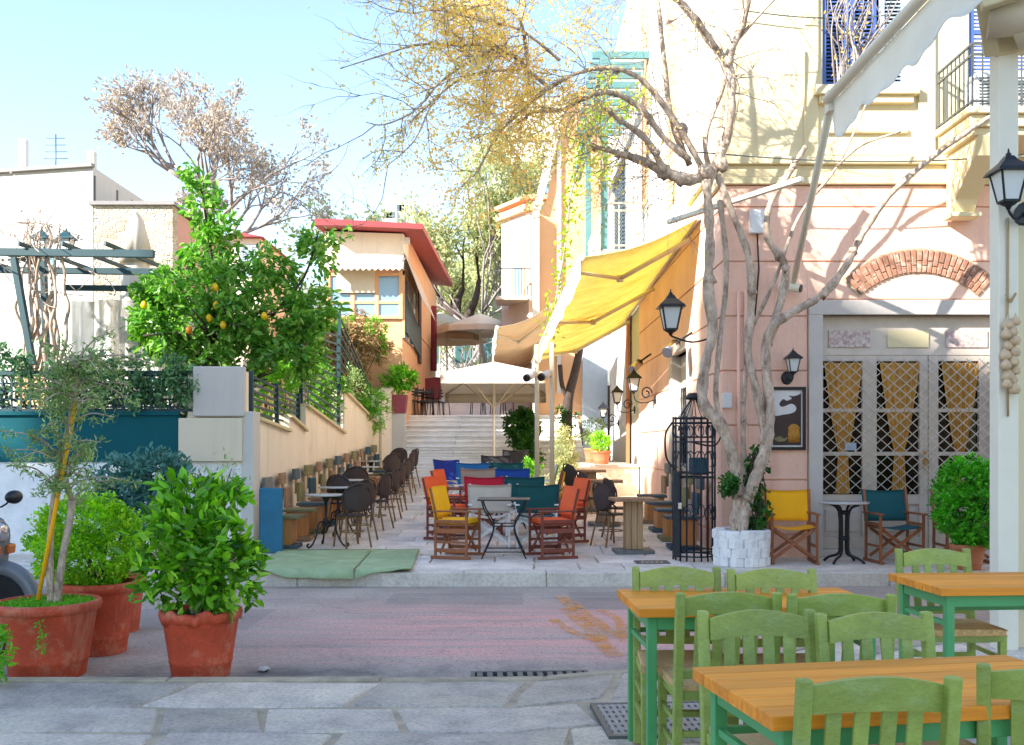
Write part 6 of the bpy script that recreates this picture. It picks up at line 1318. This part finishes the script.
mb = MB(); mb.tube(smooth_path([(-.28, -.05, 1.75), (-.37, -.05, 1.6), (-.36, -.05, 1.3), (-.25, -.06, 1.15)]), .014, 6); mb.tube(smooth_path([(.2, -.2, 1.75), (.3, -.2, 1.6), (.2, -.24, 1.45), (-.1, -.28, 1.5)]), .011, 6); t.part('cable_loop', mb, 'plastic_black')
# ------------------------------------------------------------------ parasol, plants by the steps, terrace furniture
t = Thing('square_parasol', 'large square cream parasol shading the middle of the alley', 'parasol', (W(494, 0, 23.5).x, 23.5, zg(23.5))); g = zg(23.5)
hw, dn, df = 1.17, -1.2, 2.4; ze = 3.12-g; zf_ = 2.83-g; zc = 3.5-g
mb = MB(); ap = Vector((0, .5, zc)); cs = [Vector((-hw, dn, ze)), Vector((hw, dn, ze)), Vector((hw*1.12, df, zf_)), Vector((-hw*1.12, df, zf_))]
mb.add([ap]+cs+[ap-Vector((0, 0, .012))]+[c-Vector((0, 0, .012)) for c in cs], [(0, 1, 2), (0, 2, 3), (0, 3, 4), (0, 4, 1), (5, 7, 6), (5, 8, 7), (5, 9, 8), (5, 6, 9)])
t.part('canopy', mb, 'parasol_cream'); mb = MB()
for i in range(4): a, c = cs[i], cs[(i+1) % 4]; mb.sheet(lambda u, v: a.lerp(c, u)-Vector((0, 0, .012+.23*v)), 12, 2, .008)
t.part('valance', mb, 'parasol_cream'); mb = MB(); mb.tube([(0, 0, 0), (0, 0, zc-.1)], .032, 10); t.part('pole', mb, 'steel_white')
for c in cs: mb = MB(); mb.tube([ap-Vector((0, 0, .06)), c-Vector((0, 0, .04))], .018, 5); mb.tube([Vector((0, 0, ze-.75)), ap.lerp(c, .6)-Vector((0, 0, .05))], .014, 5); t.part('rib', mb, 'beige_metal')
mb = MB(); mb.box(-.3, .3, -.3, .3, 0, .06); t.part('base', mb, 'grey_stone', bev=.01)
random.seed(88)
shrub('shrub', 'dense dark green shrub under the right edge of the parasol', (W(522, 0, 24.5).x, 24.5, zg(24)), [((0, .2, 1.35), (.42, .4, .5), 170, 44, .1), ((.2, .2, .7), (.3, .3, .45), 60, 34, .12)], 'leaf_ivy', .07, .045)
shrub('shrub', 'yellow green shrub behind the slender posts', (W(563, 0, 20.5).x, 20.5, zg(20.5)), [((0, 0, .9), (.28, .3, .6), 80, 36, .1), ((-.1, 0, .3), (.25, .25, .3), 30, 30, .1)], 'leaf_far', .06, .035)
t = Thing('small_plant', 'small green potted plant left of the slender posts', 'potted plant', (W(533, 0, 21).x, 21, zg(21))); pot(t, .16, .36, 'terracotta_pale'); mb = MB(); crown(mb, (0, 0, .62), (.18, .18, .28), 14, 30, .08, .03, .08, .3); t.part('foliage', mb, 'leaf_bright')
t = Thing('potted_basil', 'bright green bushy plant in clay pot on the low cream wall', 'potted plant', (W(601, 0, 22.0).x, 22.0, 1.08)); pot(t, .22, .3, 'terracotta_pale'); mb = MB(); crown(mb, (0, 0, .45), (.25, .25, .22), 40, 40, .05, .025, .08, .5); t.part('foliage', mb, 'leaf_hedge')
t = Thing('potted_olive_bush', 'grey green bush in clay pot behind the bright one on the low wall', 'potted plant', (W(592, 0, 23.6).x, 23.6, 1.08)); pot(t, .2, .35, 'terracotta_pale'); mb = MB(); crown(mb, (0, 0, .75), (.4, .3, .28), 26, 36, .08, .02, .12, .4); t.part('foliage', mb, 'leaf_olive'); mb = MB(); [mb.tube([(0, 0, .3), (random.uniform(-.2, .2), random.uniform(-.1, .1), .8)], .012, 5) for _ in range(5)]; t.part('stems', mb, 'bark_pale')
t = Thing('alley_tree', 'thin leaning tree trunk before the pale blue annex', 'tree', (W(567, 0, 26.5).x, 26.5, 1.05)); mb = MB(); mb.tube(smooth_path([W(566, 440, 26.5), W(567, 415, 26.5), W(569, 395, 26.5), W(575, 372, 26.5), W(580, 345, 26.3), (W(578, 320, 26))]), [.16-.004*i for i in range(21)], 8); mb.tube(smooth_path([W(568, 400, 26.5), W(562, 385, 26.4), W(560, 365, 26.2)]), .06, 6); t.part('trunk', mb, 'bark_dark', world=True); mb = MB(); crown(mb, W(565, 420, 26.3), (.35, .3, .5), 18, 30, .08, .04, .12, .4); t.part('foliage', mb, 'leaf_ivy', world=True)
t = Thing('red_planter', 'leafy orange tree sapling in red square planter at the top of the steps', 'planter', (W(398, 0, 26.5).x, 26.5, 2.22)); mb = MB(); mb.prism([(-.2, .12), (.2, .12), (.25, .6), (-.25, .6)], 1, -.22, .22); t.part('planter_box', mb, 'red_pipe', bev=.01); mb = MB(); mb.box(-.2, .2, -.18, .18, -.9, .12); t.part('plinth', mb, 'white_plaster'); mb = MB(); crown(mb, (0, 0, 1.05), (.42, .38, .42), 36, 40, .11, .05, .13, .4); t.part('foliage', mb, 'leaf_bright'); mb = MB(); [mb.tube([(0, 0, .55), (random.uniform(-.2, .2), random.uniform(-.2, .2), 1.1)], .015, 5) for _ in range(5)]; t.part('stems', mb, 'bark_dark')
g = 'dark bistro chairs on the upper terrace'
TC = Thing('terrace_chair', 'x', 'chair', group=g); mb = MB(); mb.box(-.2, .2, -.2, .2, .43, .46); TC.part('seat', mb, 'plastic_black'); mb = MB(); [mb.box(-.2, .2, -.22, -.2, .6+.09*i, .65+.09*i) for i in range(3)]; [mb.tube([(s*.19, -.2, .45), (s*.19, -.21, .88)], .014, 5) for s in (-1, 1)]; TC.part('back', mb, 'plastic_black')
for sx in (-1, 1):
    for sy in (-1, 1): mb = MB(); mb.tube([(sx*.18, sy*.18, .44), (sx*.21, sy*.21, 0)], .014, 5); TC.part('leg', mb, 'iron_black')
for i, (px, Y, rz) in enumerate(((410, 29.8, 20), (418, 30.3, 190), (427, 29.9, 95), (435, 30.4, 260), (424, 31.2, 150), (441, 31.0, 30), (478, 29.8, 85), (488, 30.1, 265), (498, 29.9, 10), (507, 30.3, 180))):
    lab = f'dark bistro chair on the upper terrace, {ords[i]} from the red planter'
    if i == 0: TC.at((W(px, 0, Y).x, Y, 2.37), R(rz), lab)
    else: dup(TC, (W(px, 0, Y).x, Y, 2.37), R(rz), lab)
t = Thing('terrace_table', 'small dark table among the bistro chairs above the steps', 'table', (W(422, 0, 30.5).x, 30.5, 2.37)); mb = MB(); mb.lathe([(0, .72), (.32, .72), (.32, .75), (0, .75)], 20); t.part('table_top', mb, 'plank_slate'); mb = MB(); mb.tube([(0, 0, 0), (0, 0, .72)], .025, 6); mb.lathe([(.22, 0), (.2, .02), (.03, .04)], 14); t.part('foot', mb, 'iron_black')
mb = MB(); mb.sheet(lambda u, v: (-.5+1.0*u, -.35+.7*v, .78+.02*math.sin(u*9)), 8, 6, .02); mb.box(-.48, .48, -.33, .33, .1, .78); solo('red_covered_table', mb, 'dark_red', 'table under a dark red cloth beside the orange house', 'table', None, (W(427, 0, 34.5).x, 34.5, 3.0), world=False)
def parasol(label, px, Y, g, r, ze, mat):
    t = Thing('parasol', label, 'parasol', (W(px, 0, Y).x, Y, g), 0, 'far parasols above the steps'); mb = MB(); k = 8; vs = [(0, 0, ze+.55)]+[(r*math.cos(2*math.pi*i/k), r*math.sin(2*math.pi*i/k), ze) for i in range(k)]+[(r*math.cos(2*math.pi*i/k), r*math.sin(2*math.pi*i/k), ze-.2) for i in range(k)]
    mb.add(vs, [(0, 1+i, 1+(i+1) % k) for i in range(k)]+[(1+i, 9+i, 9+(i+1) % k, 1+(i+1) % k) for i in range(k)]); t.part('canopy', mb, mat); mb = MB(); mb.tube([(0, 0, 0), (0, 0, ze+.5)], .03, 6); t.part('pole', mb, 'steel_white')
parasol('wide greyish parasol beyond the cream one', 480, 36, 3.6, 1.5, 2.1, 'parasol_cream'); parasol('tan parasol beside the far end of the orange house', 447, 38, 3.6, 1.5, 2.0, 'umbrella_far'); parasol('pale parasol under the twisted tree', 440, 41, 3.7, 1.4, 2.7, 'parasol_cream')
# ------------------------------------------------------------------ carpet, grates, pebble
t = Thing('green_carpet', 'worn green carpet lying over the pavement edge at the alley mouth', 'carpet', (W(340, 0, 12.5).x, 12.5, .05))
def carpet(u0, u1, jit):
    mb = MB(); nu, nv = 24, 14; vs = []
    for i in range(nu+1):
        for j in range(nv+1):
            u = u0+(u1-u0)*i/nu; v = j/nv; xl = -3.15+.10*v; xr = -1.15-.12*(1-v)
            x = xl+(xr-xl)*u-.0*(1-v); end = 11.33+.06*math.sin(u*7+1)+.03*math.sin(u*19)+.3*max(0, u-.72)
            y = 13.75+(end-13.75)*v**.9; z = .068+.002*math.sin(x*9+y*5)
            if y < 11.75: z += .012
            if y < 11.42: z -= min(.1, (11.42-y)*.9); y = 11.42-(11.42-y)*.45
            vs.append((x, y, z))
    mb.add(vs, [(i*(nv+1)+j, i*(nv+1)+j+1, (i+1)*(nv+1)+j+1, (i+1)*(nv+1)+j) for i in range(nu) for j in range(nv)], 0, True)
    o = len(mb.v)//1; return mb
t.part('wide_strip', carpet(0, .655, 0), 'carpet_green', world=True); t.part('narrow_strip', carpet(.665, 1, 0), 'carpet_green', world=True)
for o in t.o.children: s = o.modifiers.new('thickness', 'SOLIDIFY'); s.thickness = .008; s.offset = 0
def grate(label, c, w_, d_, n_, rz, along=False):
    t = Thing('drain_grate', label, 'drain grate', c, rz, 'drain grates'); mb = MB(); mb.box(-w_/2, w_/2, -d_/2, -d_/2+.03, -.02, .012); mb.box(-w_/2, w_/2, d_/2-.03, d_/2, -.02, .012); mb.box(-w_/2, -w_/2+.03, -d_/2+.03, d_/2-.03, -.02, .012); mb.box(w_/2-.03, w_/2, -d_/2+.03, d_/2-.03, -.02, .012); t.part('frame', mb, 'iron_grey')
    mb = MB()
    for i in range(n_): x = -w_/2+.03+(w_-.06)*(i+.5)/n_; q = (w_-.06)/n_*.28; mb.box(x-q, x+q, -d_/2+.03, d_/2-.03, -.015, .010)
    if along:
        for j in range(7): y = -d_/2+.05+(d_-.1)*j/6; mb.box(-w_/2+.03, w_/2-.03, y-.022, y+.022, -.015, .0085)
    t.part('bars', mb, 'grate_iron' if along else 'iron_grey'); mb = MB(); mb.box(-w_/2+.02, w_/2-.02, -d_/2+.02, d_/2-.02, -.03, -.016); t.part('pit', mb, 'soil' if along else 'plastic_black')
grate('long road drain grate along the near kerb', (W(530, 0, 6.95).x, 6.88, -.085), .82, .2, 11, R(3))
grate('square iron grate in the near pavement beside the tables', (.80, 5.45, .004), .66, .66, 16, R(4), True)
grate('small drain grate in the alley paving near the iron cage', (W(652, 0, 12.4).x, 12.4, .042), .42, .3, 6, 0)
mb = MB(); mb.lathe([(0, 0), (.04, .003), (.045, .012), (.028, .026), (0, .028)], 9, wob=.08); solo('pebble', mb, 'kerb_stone', 'small pale stone on the road beside the chipped pot', 'stone', None, (W(264, 0, 7.1).x, 7.1, ZR+.012), world=False)
